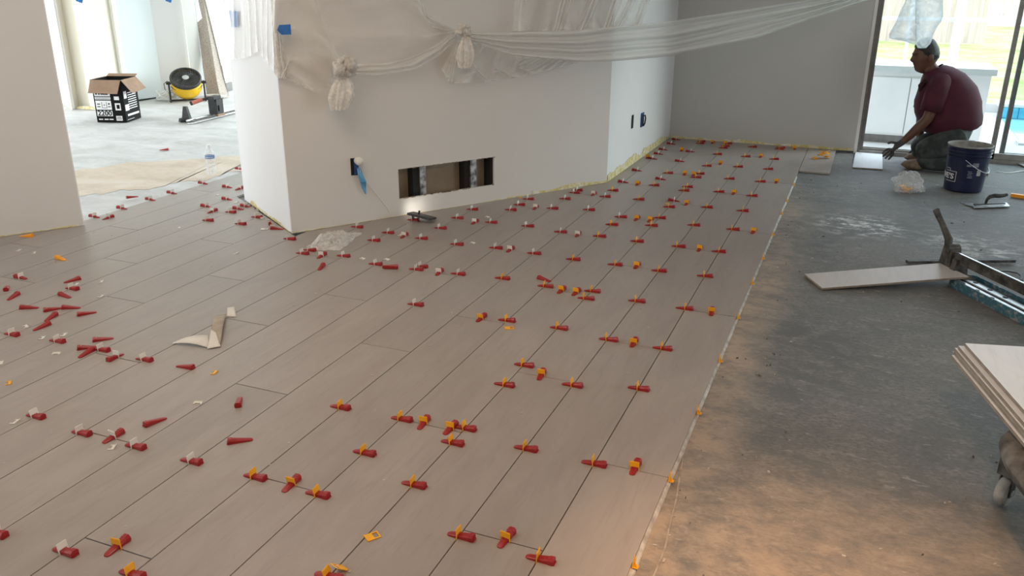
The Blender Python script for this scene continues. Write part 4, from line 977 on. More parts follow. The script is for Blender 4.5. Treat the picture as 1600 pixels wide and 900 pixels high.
def tassel(x0_, y0_, x1_, y1_, wpx, off, seed):
    b = MB(); A, B = diag(x0_, y0_, off), diag(x1_, y1_, off); n = 36
    def fn(u, v):
        a_ = u*2*PI; prof_ = (.30+.85*math.sin(min(1, v*1.25)*PI*.62)**.8)*(1-.30*max(0, v-.7)/.3)
        f = 1+.20*math.sin(a_*6+v*2+seed)+.14*math.sin(a_*11+seed*2)
        rr = wpx*prof_*f; return A.lerp(B, v)+DD*math.cos(a_)*rr+DN*math.sin(a_)*rr*.8
    b.grid(fn, n*2, 16); return b.build('tassel', M['plastic_knot'], ps, 'all')
kr = (diag(555, 108)-diag(540, 108)).length
knot(538, 108, kr*1.05, 5, .12); tassel(537, 118, 530, 171, kr*.95, .12, 1)
knot(726, 48, kr*.62, 8, .13); tassel(728, 56, 727, 106, kr*.72, .13, 2)
b = MB(); A = diag(711, 50, .13); b.tube([A, A+DD*.03, diag(722, 52, .14)], .014, 10); b.build('knot', M['plastic_knot'], ps, 'all')
for i, (a, b_) in enumerate((((718, 62), (704, 128)), ((735, 100), (762, 128)), ((775, 108), (803, 120)), ((716, 70), (700, 120)))):
    drape('sheet', [(a[0]-2, a[1]), (a[0]+3, a[1])], [(b_[0]-5, b_[1]), (b_[0]+4, b_[1]+1)], M['plastic_band'], dw(.055), 6, 12, 2, .01, 60+i)
# masking tape holding the sheet
def tape(name, pts, lab):
    b = MB(); n = len(pts); c = [Vector(p) for p in pts]; nn = (c[1]-c[0]).cross(c[2]-c[0]).normalized()
    if nn.dot(EYE-c[0]) < 0: nn = -nn
    b.hexa(c, [p+nn*.001 for p in c]); return tag(b.build(name, M['blue_tape']), lab, 'tape', 'pieces of blue masking tape')
tape('tape_piece', [diag(x, y, .075) for x, y in ((436, 39), (454, 38), (455, 54), (440, 54.5), (433, 47))], 'bright blue tape piece on the sheeting just right of wall corner')
tape('tape_piece', [atp(x, y, K1-DD*.006, DD) for x, y in ((358, 16), (371, 18), (371, 42), (362, 43))], 'faded blue tape behind plastic on the white end face')

# ------------------------------------------------------------------ hanging plastic-wrapped bundle near the door
hy = 6.55
hb_ = thing('hanging_bag', aty(1430, 20, hy), 'white translucent plastic bundle hanging in front of the man\'s head', 'plastic bag')
def lobe(name, cl, seed, mname='bag_plastic', d=0, nv=26):
    """cl: rows of (py, left px, right px)"""
    b = MB(); nu = 40; top_ = cl[0]; rowsn = len(cl)-1
    def fn(u, v):
        t = v*rowsn; i = min(rowsn-1, int(t)); k = t-i; py = cl[i][0]*(1-k)+cl[i+1][0]*k; lx = cl[i][1]*(1-k)+cl[i+1][1]*k; rx = cl[i][2]*(1-k)+cl[i+1][2]*k
        a_ = u*2*PI; f = .5+.5*math.cos(a_); L_, R_ = aty(lx, py, hy+d), aty(rx, py, hy+d); wd_ = (R_-L_).length
        p = L_.lerp(R_, f); cr = 1+.30*noise.noise(Vector((a_*1.6, v*3, seed)))+.25*abs(noise.noise(Vector((a_*4, v*7, seed))))
        p.y += math.sin(a_)*wd_*.42*cr; p += Vector((1, 0, 0))*wd_*.05*noise.noise(Vector((a_*3, v*9, seed+2))); return p
    b.grid(fn, nu, nv); return b.build(name, M[mname], hb_, 'all')
lobe('left_lobe', [(-130, 1440, 1460), (-40, 1424, 1440), (0, 1415, 1437), (20, 1407, 1437), (40, 1397, 1436), (54, 1390, 1435), (60, 1389, 1434), (64, 1412, 1433), (70, 1428, 1434)], 2)
lobe('main_lobe', [(-130, 1440, 1462), (-40, 1430, 1474), (0, 1431, 1473), (22, 1430, 1473), (33, 1430, 1470), (45, 1430, 1462), (58, 1430, 1457), (68, 1431, 1454), (75, 1434, 1447)], 6, d=-.02)
b = MB(); b.tube([aty(1449, -120, hy), Vector((aty(1449, -120, hy).x, hy, TOP-.03))], .004, 6); b.build('cord', M['trim'], hb_)
b = MB(); cc = Vector((aty(1449, -120, hy).x, hy, 0)); b.lathe([(.002, TOP-.03), (.05, TOP-.025), (.06, TOP)], 16, Matrix.Translation(cc)); b.build('ceiling_cap', M['trim'], hb_)
# ------------------------------------------------------------------ side room: walls
def seg_wall(name, a, b, m, th=.1, top=TOP, zb=ZC-.01, side=1):
    a, b = Vector((*a, 0)), Vector((*b, 0)); d = (b-a).normalized(); n = Vector((-d.y, d.x, 0))*th*side
    mb = MB(); q = [a, b, b+n, a+n] if side > 0 else [a+n, b+n, b, a]
    mb.hexa([p+Vector((0, 0, zb)) for p in q], [p+Vector((0, 0, top)) for p in q]); return struct(name, mb, m)
G = lambda px, py: tuple(at(px, py, ZC))[:2]
h0, h1 = G(60, 150), G(108, 153)
wy = seg_wall('wall_hall_left', h0, h1, M['wall_cream'])
pc, pd, pe = G(113, 171), G(124, 168), G(151, 170.5); pf = G(196, 160)
mb = MB(); q = [Vector((*pc, 0)), Vector((*pd, 0)), Vector((*pe, 0)), Vector((*pf, 0)), Vector((pf[0]-.6, pf[1]+.15, 0)), Vector((pc[0]-.55, pc[1]+.35, 0))]
mb.hexa([p+Vector((0, 0, ZC-.01)) for p in q], [p+Vector((0, 0, TOP)) for p in q]); wp_ = struct('wall_hall_pillar', mb, M['wall_cream'])
# casings on the pillar
def casing(name, px0, py0, px1, py1, out=.012, m='trim', zt=TOP):
    a, b = Vector((*G(px0, py0), 0)), Vector((*G(px1, py1), 0)); d = (b-a).normalized(); n = Vector((d.y, -d.x, 0))
    if n.dot(EYE-a) < 0: n = -n
    mb = MB(); q = [a, b, b+n*out, a+n*out] if (b-a).cross(n).z > 0 else [a+n*out, b+n*out, b, a]
    mb.hexa([p+Vector((0, 0, ZC)) for p in q], [p+Vector((0, 0, zt)) for p in q]); return struct(name, mb, M[m])
casing('trim_4', 108, 154, 117, 170.5, .03); casing('trim_5', 143.5, 170.5, 152.5, 171, .02)
seg_wall('wall_hall_back', G(196, 160), G(255, 152), M['wall_blue'], .1)
casing('trim_6', 196, 161, 202, 160, .02)
seg_wall('wall_hall_corner', G(255, 152), G(301, 151), M['wall_white'], .1)
seg_wall('wall_hall_return', G(301, 151), G(321, 148), M['wall_dim'], .06)
seg_wall('wall_hall_far', G(322, 145), G(400, 128), M['wall_blue'], .1)
casing('trim_7', 299, 151.5, 303, 151.5, .02)
# yellow glue along the pillar foot, dark crack along the wall foot
for nm, a, b_, hh, o_ in (('glue', G(122, 170), G(152, 172), .03, None), ('glue', G(90, 152), G(108, 153.5), .05, None)):
    A, B = Vector((*a, ZC+.001)), Vector((*b_, ZC+.001)); d = (B-A).normalized(); n = Vector((d.y, -d.x, 0)); n = n if n.dot(EYE-A) > 0 else -n
    residue_strip(wp_, A+n*.006, B+n*.006, hh, lo=.012, n=24, out=n)
b = MB(); A, B = Vector((*G(214, 157.5), ZC)), Vector((*G(253, 151.5), ZC)); b.bar(A+Vector((.015, -.01, .006)), B+Vector((.015, -.01, .006)), .03, .012); b.build('floor_gap', M['dark_void'], wp_)
b = MB(); A, B = Vector((*G(354, 143), ZC)), Vector((*G(378, 136), ZC)); b.bar(A+Vector((0, -.03, .05)), B+Vector((0, -.03, .05)), .02, .10); tag(b.build('baseboard_back', M['alu_dark']), kind='structure')
for x, y in ((127, 1.5), (266, 1)):       # tape tips at the upper edge of the view
    P = aty(x, y, 6.84 if x < 200 else 7.95); b = MB(); nn = (EYE-P); nn.z = 0; nn.normalize(); P = P+nn*(.03 if x < 200 else .10); sd_ = Vector((-nn.y, nn.x, 0)); k = .05
    b.hexa([P+sd_*k*1.1+Vector((0, 0, .12)), P-sd_*k*1.1+Vector((0, 0, .12)), P-sd_*k+Vector((0, 0, .0)), P+sd_*k*.1+Vector((0, 0, -.022))], [p+nn*.002 for p in (P+sd_*k*1.1+Vector((0, 0, .12)), P-sd_*k*1.1+Vector((0, 0, .12)), P-sd_*k+Vector((0, 0, .0)), P+sd_*k*.1+Vector((0, 0, -.022)))])
    tag(b.build('tape_piece', M['blue_tape']), 'blue tape on the cream side-room pillar' if x < 200 else 'blue tape high on the pale side-room wall above the fan', 'tape', 'pieces of blue masking tape')

# ------------------------------------------------------------------ side room: box
b0, b1, b2 = at(152.5, 191, ZC), at(198, 191.5, ZC), at(214.5, 183.5, ZC)
bu = (b1-b0); bw = bu.length; bu.normalize(); bv = Vector((-bu.y, bu.x, 0)); bd_ = (b2-b1).dot(bv); BHT = .415
def bp(u, v, z): return b0+bu*u+bv*v+Vector((0, 0, z))
bx_ = thing('cardboard_box', (b0+b1)/2, 'open black-printed cardboard box with brown flaps in the side room', 'box')
b = MB(); t_ = .005
for a in ((0, bw, 0, t_), (0, bw, bd_-t_, bd_), (0, t_, 0, bd_), (bw-t_, bw, 0, bd_)):
    b.hexa([bp(a[0], a[2], 0), bp(a[1], a[2], 0), bp(a[1], a[3], 0), bp(a[0], a[3], 0)], [bp(a[0], a[2], BHT), bp(a[1], a[2], BHT), bp(a[1], a[3], BHT), bp(a[0], a[3], BHT)])
b.hexa([bp(0, 0, 0), bp(bw, 0, 0), bp(bw, bd_, 0), bp(0, bd_, 0)], [bp(0, 0, t_), bp(bw, 0, t_), bp(bw, bd_, t_), bp(0, bd_, t_)]); b.build('body', M['print_black'], bx_)
def flap(q):
    b = MB(); c = [Vector(p) for p in q]; n = (c[1]-c[0]).cross(c[3]-c[0]).normalized()*.004; b.hexa(c, [p+n for p in c]); b.build('flap', M['cardboard'], bx_)
flap([bp(-.005, -.004, BHT), bp(bw, -.004, BHT), bp(bw-.015, -.075, BHT-.125), bp(-.015, -.065, BHT-.12)])
flap([bp(bw+.004, 0, BHT), bp(bw+.004, bd_, BHT), bp(bw+.10, bd_-.01, BHT-.11), bp(bw+.09, .03, BHT-.13)])
flap([bp(.004, bd_, BHT), bp(.004, 0, BHT), bp(-.02, .01, BHT+.0), bp(-.02, bd_, BHT+.0)]); flap([bp(0, bd_, BHT), bp(bw, bd_, BHT), bp(bw, bd_+.05, BHT+.02), bp(0, bd_+.05, BHT+.02)])
FF = frame(bp(0, -.0006, 0), bu, (0, 0, 1))          # artwork on the front face, metres from its lower left corner
def panel(rects, name, m, fr=FF, lift=.0006):
    b = MB()
    for x0_, x1_, y0_, y1_ in rects: b.box(x0_, x1_, y0_, y1_, 0, lift, 0, fr)
    return b.build(name, M[m], bx_)
k = bw/.29
panel([(.012*k, .165*k, .062, .115), (.012*k, .165*k, .125, .215), (.012*k, .165*k, .225, .250), (.012*k, .165*k, .258, .30), (.195*k, .255*k, .018, .065), (.20*k, .255*k, .12, .19), (.20*k, .25*k, .22, .255)], 'printed_panel', 'print_white')
panel([(.018*k, .16*k, .232, .236), (.018*k, .16*k, .242, .245), (.022*k, .040*k, .272, .296), (.050*k, .068*k, .272, .296), (.074*k, .146*k, .272, .296), (.07*k, .12*k, .14, .144), (.07*k, .074*k, .14, .20), (.116*k, .12*k, .14, .20), (.09*k, .10*k, .165, .175), (.025*k, .055*k, .15, .158), (.025*k, .055*k, .175, .184), (.13*k, .155*k, .15, .158), (.135*k, .15*k, .175, .19), (.20*k, .25*k, .028, .032), (.20*k, .25*k, .040, .046), (.205*k, .245*k, .052, .056), (.215*k, .245*k, .135, .175)], 'line_print', 'print_black', lift=.0012)
for nm, s_, sz, cx_, cy_, mm in (('number_print', '2200', .068, .088, .088, 'print_black'),):
    me = text_mesh(s_, sz, .0010, .0014)
    wx = max(v.co.x for v in me.vertices); sx_ = .070*k/wx
    for v in me.vertices: v.co.x *= sx_
    me.transform(FF @ Matrix.Translation((cx_*k, cy_, .0012))); me.materials.append(M[mm])
    link(nm, me, bx_)
panel([(.02*k, .06*k, .025, .035), (.075*k, .115*k, .025, .035), (.125*k, .165*k, .025, .035)], 'small_print', 'print_white')
FS = frame(bp(bw+.0006, 0, 0), bv, (0, 0, 1)); kd = bd_/.33
panel([(.03*kd, .18*kd, .02+.0, .024)]+[(.10*kd, .28*kd, .12+i*.022, .128+i*.022) for i in range(8)]+[(.02*kd, .10*kd, .11, .17), (.02*kd, .08*kd, .23, .30), (.05*kd, .30*kd, .055, .075)], 'side_print', 'print_white', FS)

# ------------------------------------------------------------------ side room: fan
fc = at(293, 158, ZC)
ft = thing('drum_fan', fc, 'yellow drum fan with black grille standing in the side room', 'fan')
vd = (EYE-fc); vd.z = 0; vd.normalize(); fx = Vector((-vd.y, vd.x, 0))
ax_ = (vd*math.cos(math.radians(54))+Vector((0, 0, 1))*math.sin(math.radians(54))).normalized()
hc = atp(290, 122, fc+vd*.0, vd)
FM = frame(hc, fx, ax_.cross(fx)); 
if (FM.to_3x3() @ Vector((0, 0, 1))).dot(ax_) < 0: FM = frame(hc, -fx, ax_.cross(-fx))
RF = .168
b = MB(); b.lathe([(RF-.012, -.02), (RF-.004, -.005), (RF, -.03), (RF, -.14), (RF-.012, -.16), (RF-.03, -.20), (RF-.05, -.21), (.01, -.21)], 40, FM, cap=False); b.build('drum', M['fan_yellow'], ft, smooth=True)
b = MB(); b.lathe([(RF-.020, -.004), (RF-.018, .008), (RF-.002, .012), (RF+.008, .004), (RF+.008, -.02), (RF-.004, -.022)], 40, FM, cap=False); fg = b.build('grille_ring', M['black'], ft, smooth=True)
b = MB(); b.lathe([(.002, -.03), (RF-.012, -.03)], 36, FM, cap=False); b.build('fan_blades', M['alu_dark'], fg)
for kk in range(30):
    b = MB(); a_ = 2*PI*kk/30; P = [FM @ Vector((math.cos(a_+s_*.55)*r, math.sin(a_+s_*.55)*r, .004+.010*(1-r/RF))) for r, s_ in ((.038, 0), (.08, .28), (.12, .62), (RF-.016, 1))]; b.tube(P, .0042, 5); b.build('grille_rib', M['black'], fg)
for r in (.075, .115):
    b = MB(); b.tube([FM @ Vector((math.cos(t)*r, math.sin(t)*r, .009)) for t in [2*PI*i/36 for i in range(37)]], .002, 5); b.build('grille_hoop', M['black'], fg)
b = MB(); b.lathe([(.040, .002), (.040, .012), (.030, .018), (.002, .018)], 24, FM); b.build('hub_cap', M['steel'], fg, smooth=True)
for s_ in (-1, 1):
    b = MB(); px_ = FM @ Vector((s_*(RF+.012), 0, -.07)); top_ = px_+fx*s_*0; sgn = (px_-hc).dot(fx); fo = fx*(math.copysign(1, sgn))
    px_ = px_+fo*.012; b.tube([px_+Vector((0, 0, .02)), Vector((px_.x, px_.y, ZC+.05)), Vector((px_.x, px_.y, ZC+.012))+vd*.03, Vector((px_.x, px_.y, ZC+.012))+vd*.12], .011, 8); b.tube([Vector((px_.x, px_.y, ZC+.012))+vd*.03, Vector((px_.x, px_.y, ZC+.012))-vd*.14], .011, 8)
    b.build('stand_leg', M['black'], ft, smooth=True)
    b = MB(); b.tube([px_-fo*.025, px_+fo*.028], .016, 10); b.build('tilt_knob', M['black'], ft, smooth=True)
ql = hc-fx*(RF+.024); qr = hc+fx*(RF+.024)
b = MB(); z_ = ZC+.012; b.tube([Vector((ql.x, ql.y, z_))-vd*.02, Vector((qr.x, qr.y, z_))-vd*.02], .011, 8); b.build('crossbar', M['black'], ft, smooth=True)
b = MB(); P = [FM @ Vector((math.cos(t)*(RF+.006), math.sin(t)*(RF+.006)*.9, -.10-.04*math.sin(t))) for t in [-.2-i*2.7/10 for i in range(11)]]; b.tube(P, .005, 6); b.build('carry_handle', M['black'], ft, smooth=True)
# coil of white cord beside the fan
b = MB(); cc = at(261, 156.5, ZC); random.seed(21); pts = []
for i in range(150):
    t = i*.36; r = .10+.03*math.sin(t*.37); pts.append(cc+fx*0+Vector((math.cos(t)*r, math.sin(t)*r*.8, .015+.10*abs(math.sin(t*.21+.6))*(.5+.5*math.sin(t*1.3)))))
b.tube(pts, .006, 5); tag(b.build('cord_coil', M['trim'], None, True), 'loose coil of white cord on concrete left of the yellow fan', 'cord')
b = MB(); q = at(266, 150, ZC+.04); b.tube([q+Vector((0, 0, .02)), aty(258, 140, q.y), aty(256, 131, q.y), aty(261, 127, q.y), aty(267, 130, q.y), aty(269, 137, q.y), q], .004, 6); tag(b.build('black_cord_loop', M['black'], None, True), 'thin black cord loop standing up left of the yellow fan', 'cord')
b = MB(); cc = at(337, 153, ZC); pts = [cc+Vector((math.cos(i*.5)*(.12+.03*math.sin(i)), math.sin(i*.5)*.08, .012+.02*abs(math.sin(i*.7)))) for i in range(60)]; b.tube(pts, .007, 5); tag(b.build('cord_heap', M['trim'], None, True), 'heap of white cord at the foot of the leaning boards', 'cord')
# leaning speckled boards
def leaning(name, base, top, lab, th=.014, m='speckle'):
    A = [at(*q, ZC+.002) for q in base]; yb = sum(a.y for a in A)/2+.10; Tq = [aty(*q, yb) for q in top]
    q = [A[0], A[1], Tq[1], Tq[0]]; n = (q[1]-q[0]).cross(q[3]-q[0]).normalized()*th
    if n.dot(EYE-q[0]) < 0: n = -n
    b = MB(); b.hexa(q, [p-n for p in q]); tag(b.build(name, M[m]), lab, 'board', 'boards leaning in the side room')
leaning('leaning_board', ((345, 154), (358, 152)), ((305, -25), (315, -25)), 'long narrow speckled board leaning tallest right of the fan')
leaning('leaning_board', ((323, 149.5), (349, 150)), ((308, 35), (316, 28)), 'shorter pointed speckled board leaning behind the long board')
leaning('dark_strip', ((350, 149), (353, 148.5)), ((309, -25), (313, -25)), 'thin dark strip leaning against the wall behind the boards', .01, 'dirty_black')
b = MB(); q = at(362, 143, ZC); b.tube([aty(339, 97, q.y), aty(346, 103, q.y), aty(348, 112, q.y), aty(349, 124, q.y)], .006, 6); tag(b.build('wall_cable', M['black'], None, True), 'black cable hanging on the pale wall right of boards', 'cable')

# ------------------------------------------------------------------ side room: rail cutter on the floor
rc = at(300, 190, ZC); rt = thing('rail_cutter', rc, 'long rail tile cutter with black feet lying in the side room', 'tile cutter')
r0, r1 = at(296, 191, ZC+.02), at(376, 171, ZC+.02); rd = (r1-r0); rd.z = 0; rd.normalize(); rn = Vector((-rd.y, rd.x, 0)); r1 = r0+rd*1.15
for k_ in (-.03, .03):
    b = MB(); b.tube([r0+rn*k_+Vector((0, 0, .012)), r1+rn*k_+Vector((0, 0, .012))], .010, 8); b.build('rail', M['steel'] if k_ > 0 else M['dirty_black'], rt, smooth=True)
b = MB(); b.bar(r0+Vector((0, 0, -.012)), r1+Vector((0, 0, -.012)), .05, .012); b.build('base_bar', M['steel'], rt)
b = MB(); f0 = at(291, 191, ZC); b.hexa([f0-rn*.10+Vector((0, 0, 0)), f0-rn*.10+rd*.04, f0+rn*.09+rd*.04, f0+rn*.09], [p+Vector((0, 0, .035)) for p in (f0-rn*.09, f0-rn*.09+rd*.035, f0+rn*.08+rd*.035, f0+rn*.08)])
b.hexa([f0-rn*.045+Vector((0, 0, .035)), f0-rn*.045+rd*.035+Vector((0, 0, .035)), f0+rn*.045+rd*.035+Vector((0, 0, .035)), f0+rn*.045+Vector((0, 0, .035))], [f0-rn*.018+Vector((0, 0, .155)), f0-rn*.018+rd*.03+Vector((0, 0, .155)), f0+rn*.018+rd*.03+Vector((0, 0, .155)), f0+rn*.018+Vector((0, 0, .155))]); b.build('end_foot', M['black'], rt)
q = at(281, 189, ZC+.018); b = MB(); b.tube([q, f0+Vector((0, 0, .018))], .016, 8); b.build('stop_knob', M['black'], rt, smooth=True)
cpos = r0+rd*.46; b = MB(); b.box(-.055, .055, -.05, .05, .02, .17, 0, frame(cpos, rd, rn)); b.box(-.07, .05, -.035, .035, .15, .20, 0, frame(cpos, rd, rn)); b.box(-.03, .03, -.06, .06, .05, .11, 0, frame(cpos, rd, rn)); b.build('carriage', M['black'], rt)
b = MB(); b.box(-.06, .06, -.055, -.035, -.002, .022, 0, frame(cpos, rd, rn)); b.build('copper_slider', M['cardboard'], rt)
top_ = cpos+Vector((0, 0, .19)); hend = aty(300, 161, cpos.y-.18); hmid = top_.lerp(hend, .55)+Vector((0, 0, .006))
b = MB(); b.tube([top_, hmid], [.016, .013], 8); b.build('lever', M['black'], rt, smooth=True)
b = MB(); b.tube([hmid, hend], [.018, .022], 10); b.build('lever_grip', noisy('faded_red_grip', (.50, .12, .08), (.60, .20, .14), 30, .5), rt, smooth=True)
b = MB(); b.tube([hend, hend+(hend-hmid).normalized()*.02], [.024, .02], 10); b.build('grip_end', M['black'], rt, smooth=True)

# ------------------------------------------------------------------ water bottle
wb = at(331, 272, 0); bt2 = thing('water_bottle', wb, 'clear water bottle with blue label standing where the tiles end', 'bottle')
MW = Matrix.Translation((wb.x, wb.y, .001)); r_ = .034
b = MB(); b.lathe([(.012, .004), (r_*.8, 0), (r_, .010), (r_, .05), (r_*.96, .055), (r_, .06), (r_, .10), (r_, .145), (r_*.92, .158), (r_*.55, .185), (.0125, .198), (.0125, .207)], 28, MW); b.build('body', M['bottle'], bt2, smooth=True)
b = MB(); b.lathe([(r_+.0006, .118), (r_+.0006, .140)], 28, MW, cap=False); lb_ = b.build('label', mat('blue_label', (.09, .22, .46), .4), bt2, smooth=True)
b = MB()
for i in range(7):
    a_ = math.atan2(-wb.y, -wb.x)-.8+i*.25; b.hexa([Vector((wb.x+math.cos(a_+s1)*(r_+.001), wb.y+math.sin(a_+s1)*(r_+.001), z)) for s1, z in ((-.06, .124), (.06, .126))]+[Vector((wb.x+math.cos(a_+s1)*(r_+.0015), wb.y+math.sin(a_+s1)*(r_+.0015), z)) for s1, z in ((.06, .126), (-.06, .124))], [Vector((wb.x+math.cos(a_+s1)*(r_+.001), wb.y+math.sin(a_+s1)*(r_+.001), z)) for s1, z in ((-.06, .134), (.06, .134))]+[Vector((wb.x+math.cos(a_+s1)*(r_+.0015), wb.y+math.sin(a_+s1)*(r_+.0015), z)) for s1, z in ((.06, .134), (-.06, .134))])
b.build('label_print', M['print_white'], lb_)
b = MB(); b.lathe([(.0145, .200), (.0150, .214), (.012, .2165), (.001, .2165)], 18, MW); b.build('cap', M['trim'], bt2, smooth=True)

# ------------------------------------------------------------------ sliding door
dm = MB(); dm.box(FX+.03, 3.4, FARY+.0, FARY+.12, ZC-.002, ZC+.028); dm.box(FX+.03, 3.4, FARY+.025, FARY+.035, ZC+.028, ZC+.045); dm.box(FX+.03, 3.4, FARY+.08, FARY+.09, ZC+.028, ZC+.045)
dr = struct('door_1', dm, M['alu'])
xs1 = aty(1552.5, 228, FARY+.03).x; xs2 = aty(1567, 232, FARY+.085).x
def leaf(xa, xb, yc, mname, nm):
    b = MB(); b.box(xa, xa+.034, yc-.018, yc+.018, ZC+.03, 2.12); b.box(xb-.045, xb, yc-.018, yc+.018, ZC+.03, 2.12); b.box(xa, xb, yc-.018, yc+.018, ZC+.03, ZC+.075); b.box(xa, xb, yc-.018, yc+.018, 2.07, 2.12)
    o = b.build('sliding_panel', M[mname], dr); b = MB(); b.box(xa+.034, xb-.045, yc-.003, yc+.003, ZC+.075, 2.07); b.build('pane', M['glass'], o); return o
leaf(xs1-.02, 2.6, FARY+.03, 'alu', 'a'); leaf(xs2-.02, 3.38, FARY+.085, 'alu_dark', 'b')
b = MB(); b.box(FX+.03, FX+.055, FARY+.02, FARY+.05, ZC+.03, 2.12); b.build('jamb_channel', M['alu_dark'], dr)

# ------------------------------------------------------------------ outdoors
ZG = -.10
g = MB(); g.box(-14, 30, FARY+.15, 11.6, -.25, ZG); struct('terrace', g, M['deck'])
g = MB(); slab(g, -30, 40, 11.6, 34, ZG-.06, 40, 20, .03); lawn = tag(g.build('lawn', M['grass'], smooth='all'), 'yellow-green lawn in front of the wooden garden fence', 'lawn', kind='stuff')
# outdoor kitchen cabinet
ky = 8.75
kz0 = ZG; kt = aty(1350, 110, ky).z
xl, xr = aty(1338, 150, ky).x-.35, aty(1548, 128, ky).x
kc = thing('outdoor_cabinet', (0.6, ky, ZG), 'long white outdoor cabinet with grey counter slab outside the door', 'cabinet')
seam = aty(1420, 150, ky-.02).x
b = MB(); b.box(xl, xr, ky, ky+.62, kz0+.08, kt); b.build('body', M['cabinet'], kc)
b = MB(); b.box(xl, xr-.03, ky+.04, ky+.6, kz0, kz0+.08); b.build('plinth', M['alu_dark'], kc)
for xa, xb in ((xl+.01, seam-.004), (seam+.004, xr-.25)):
    b = MB(); b.box(xa, xb, ky-.018, ky-.001, kz0+.10, kt-.05); b.build('door', M['cabinet'], kc)
b = MB(); b.box(xl-.02, xr+.035, ky-.04, ky+.66, kt, kt+.055); b.build('counter_slab', M['counter'], kc)
# garden fence: each picket its own board
def pickets(t, xa, xb, y, zb, zt, w_, g_, rails):
    x = xa; fm = MB(); fm.box(0, w_, 0, .02, 0, 1); me = fm.mesh('board', M['fence'])
    while x < xb:
        o = bpy.data.objects.new('board', me); C.objects.link(o); o.parent = t; o.location = (x-t.location.x, y-t.location.y+random.choice((-.009, -.004, .001, .006))+random.uniform(-.001, .001), zb-t.location.z); o.scale = (1, 1, zt-zb+random.uniform(-.02, .02)); x += w_+g_
    for z in rails:
        b = MB(); b.box(xa, xb, y-.05, y-.005, z-.045, z+.045); b.build('rail', M['fence'], t)
fy = at(1480, 69, ZG-.06).y
f1 = thing('garden_fence', (2, fy, ZG-.06), 'weathered cedar picket fence across the lawn, nearer left section', 'fence')
xe = aty(1534, 50, fy).x
pickets(f1, -1.2, xe, fy, ZG-.06+.03, 1.85, .14, -.002, ())
fy2 = at(1560, 39, ZG-.06).y
f2 = thing('garden_fence', (6, fy2, ZG-.06), 'grey picket fence farther back at the right of the lawn', 'fence')
pickets(f2, xe-.4, 12.5, fy2, ZG-.06+.03, 1.9, .15, -.002, (.12,))
# pool enclosure posts and rail
ey = 11.4
def spost(px0, py0, w_, lab):
    x = aty(px0, py0, ey).x; b = MB(); b.box(x-w_/2, x+w_/2, ey-.03, ey+.03, ZG+.1, 3.0); tag(b.build('enclosure_post', M['screen_post']), lab, 'post', 'pool enclosure posts')
spost(1494, 60, .10, 'pale pool enclosure post rising right of the hanging bag'); spost(1416, 75, .035, 'thin pale enclosure post left of the man\'s head')
zr = aty(1500, 31, ey).z; b = MB(); b.box(-3, 7, ey+.031, ey+.06, zr-.02, zr+.02); tag(b.build('enclosure_rail', M['screen_post']), 'horizontal pale enclosure rail across the fence view', 'rail')
zr = ZG+.05; b = MB(); b.box(-3, 9, ey-.04, ey+.04, ZG, ZG+.10); tag(b.build('enclosure_curb', M['deck']), 'low pale curb between the terrace and the lawn', 'curb')
# raised pool at the right
py_ = 9.55; pxl = aty(1551, 140, py_).x
pz = aty(1575, 129, py_).z; pb_ = aty(1575, 142, py_).z
po = thing('pool', (pxl+1, py_, ZG), 'swimming pool with turquoise tile band at right of the cabinet', 'pool')
wz = ZG+.004
A = at(1545, 148, ZG); 
b = MB(); b.box(A.x-.1, 9, 9.35, 10.9, ZG-.0, ZG+.004); b.build('water', M['water'], po)
b = MB(); b.box(A.x-.1, 9, 10.9, 11.05, ZG, ZG+.13); b.build('tile_band', M['pool_tile'], po)
for i in range(16):
    x = A.x-.1+i*.16; b = MB(); b.box(x, x+.152, 10.885, 10.9, ZG+.01, ZG+.125); b.build('band_tile', M['pool_tile'], po)
b = MB(); b.box(A.x-.15, 9, 10.88, 11.3, ZG+.13, ZG+.16); b.box(A.x-.15, 9, 9.15, 9.35, ZG-.0, ZG+.02); b.build('coping', M['deck'], po)
# ------------------------------------------------------------------ the kneeling man
YM = 7.22
def my(px, py, d=0): return aty(px, py, YM+d)
kn = thing('person', (my(1470, 255).x, YM+.12, ZC), 'man kneeling in maroon shirt and dusty dark trousers, reaching down with gloved hand', 'person')
def skin_mesh(verts, edges, radii, root=0, sub=2):
    me = bpy.data.meshes.new('skin'); me.from_pydata([tuple(v) for v in verts], edges, []); o = bpy.data.objects.new('skin_tmp', me); C.objects.link(o)
    md = o.modifiers.new('Skin', 'SKIN'); md.branch_smoothing = .4; md.use_smooth_shade = True
    for i, r in enumerate(radii):
        r = r if isinstance(r, tuple) else (r, r); me.skin_vertices[0].data[i].radius = r; me.skin_vertices[0].data[i].use_root = (i == root)
    sb = o.modifiers.new('Subdivision', 'SUBSURF'); sb.levels = sub; sb.render_levels = sub
    dg = bpy.context.evaluated_depsgraph_get(); dg.update(); out = bpy.data.meshes.new_from_object(o.evaluated_get(dg)); bpy.data.objects.remove(o); bpy.data.meshes.remove(me); return out
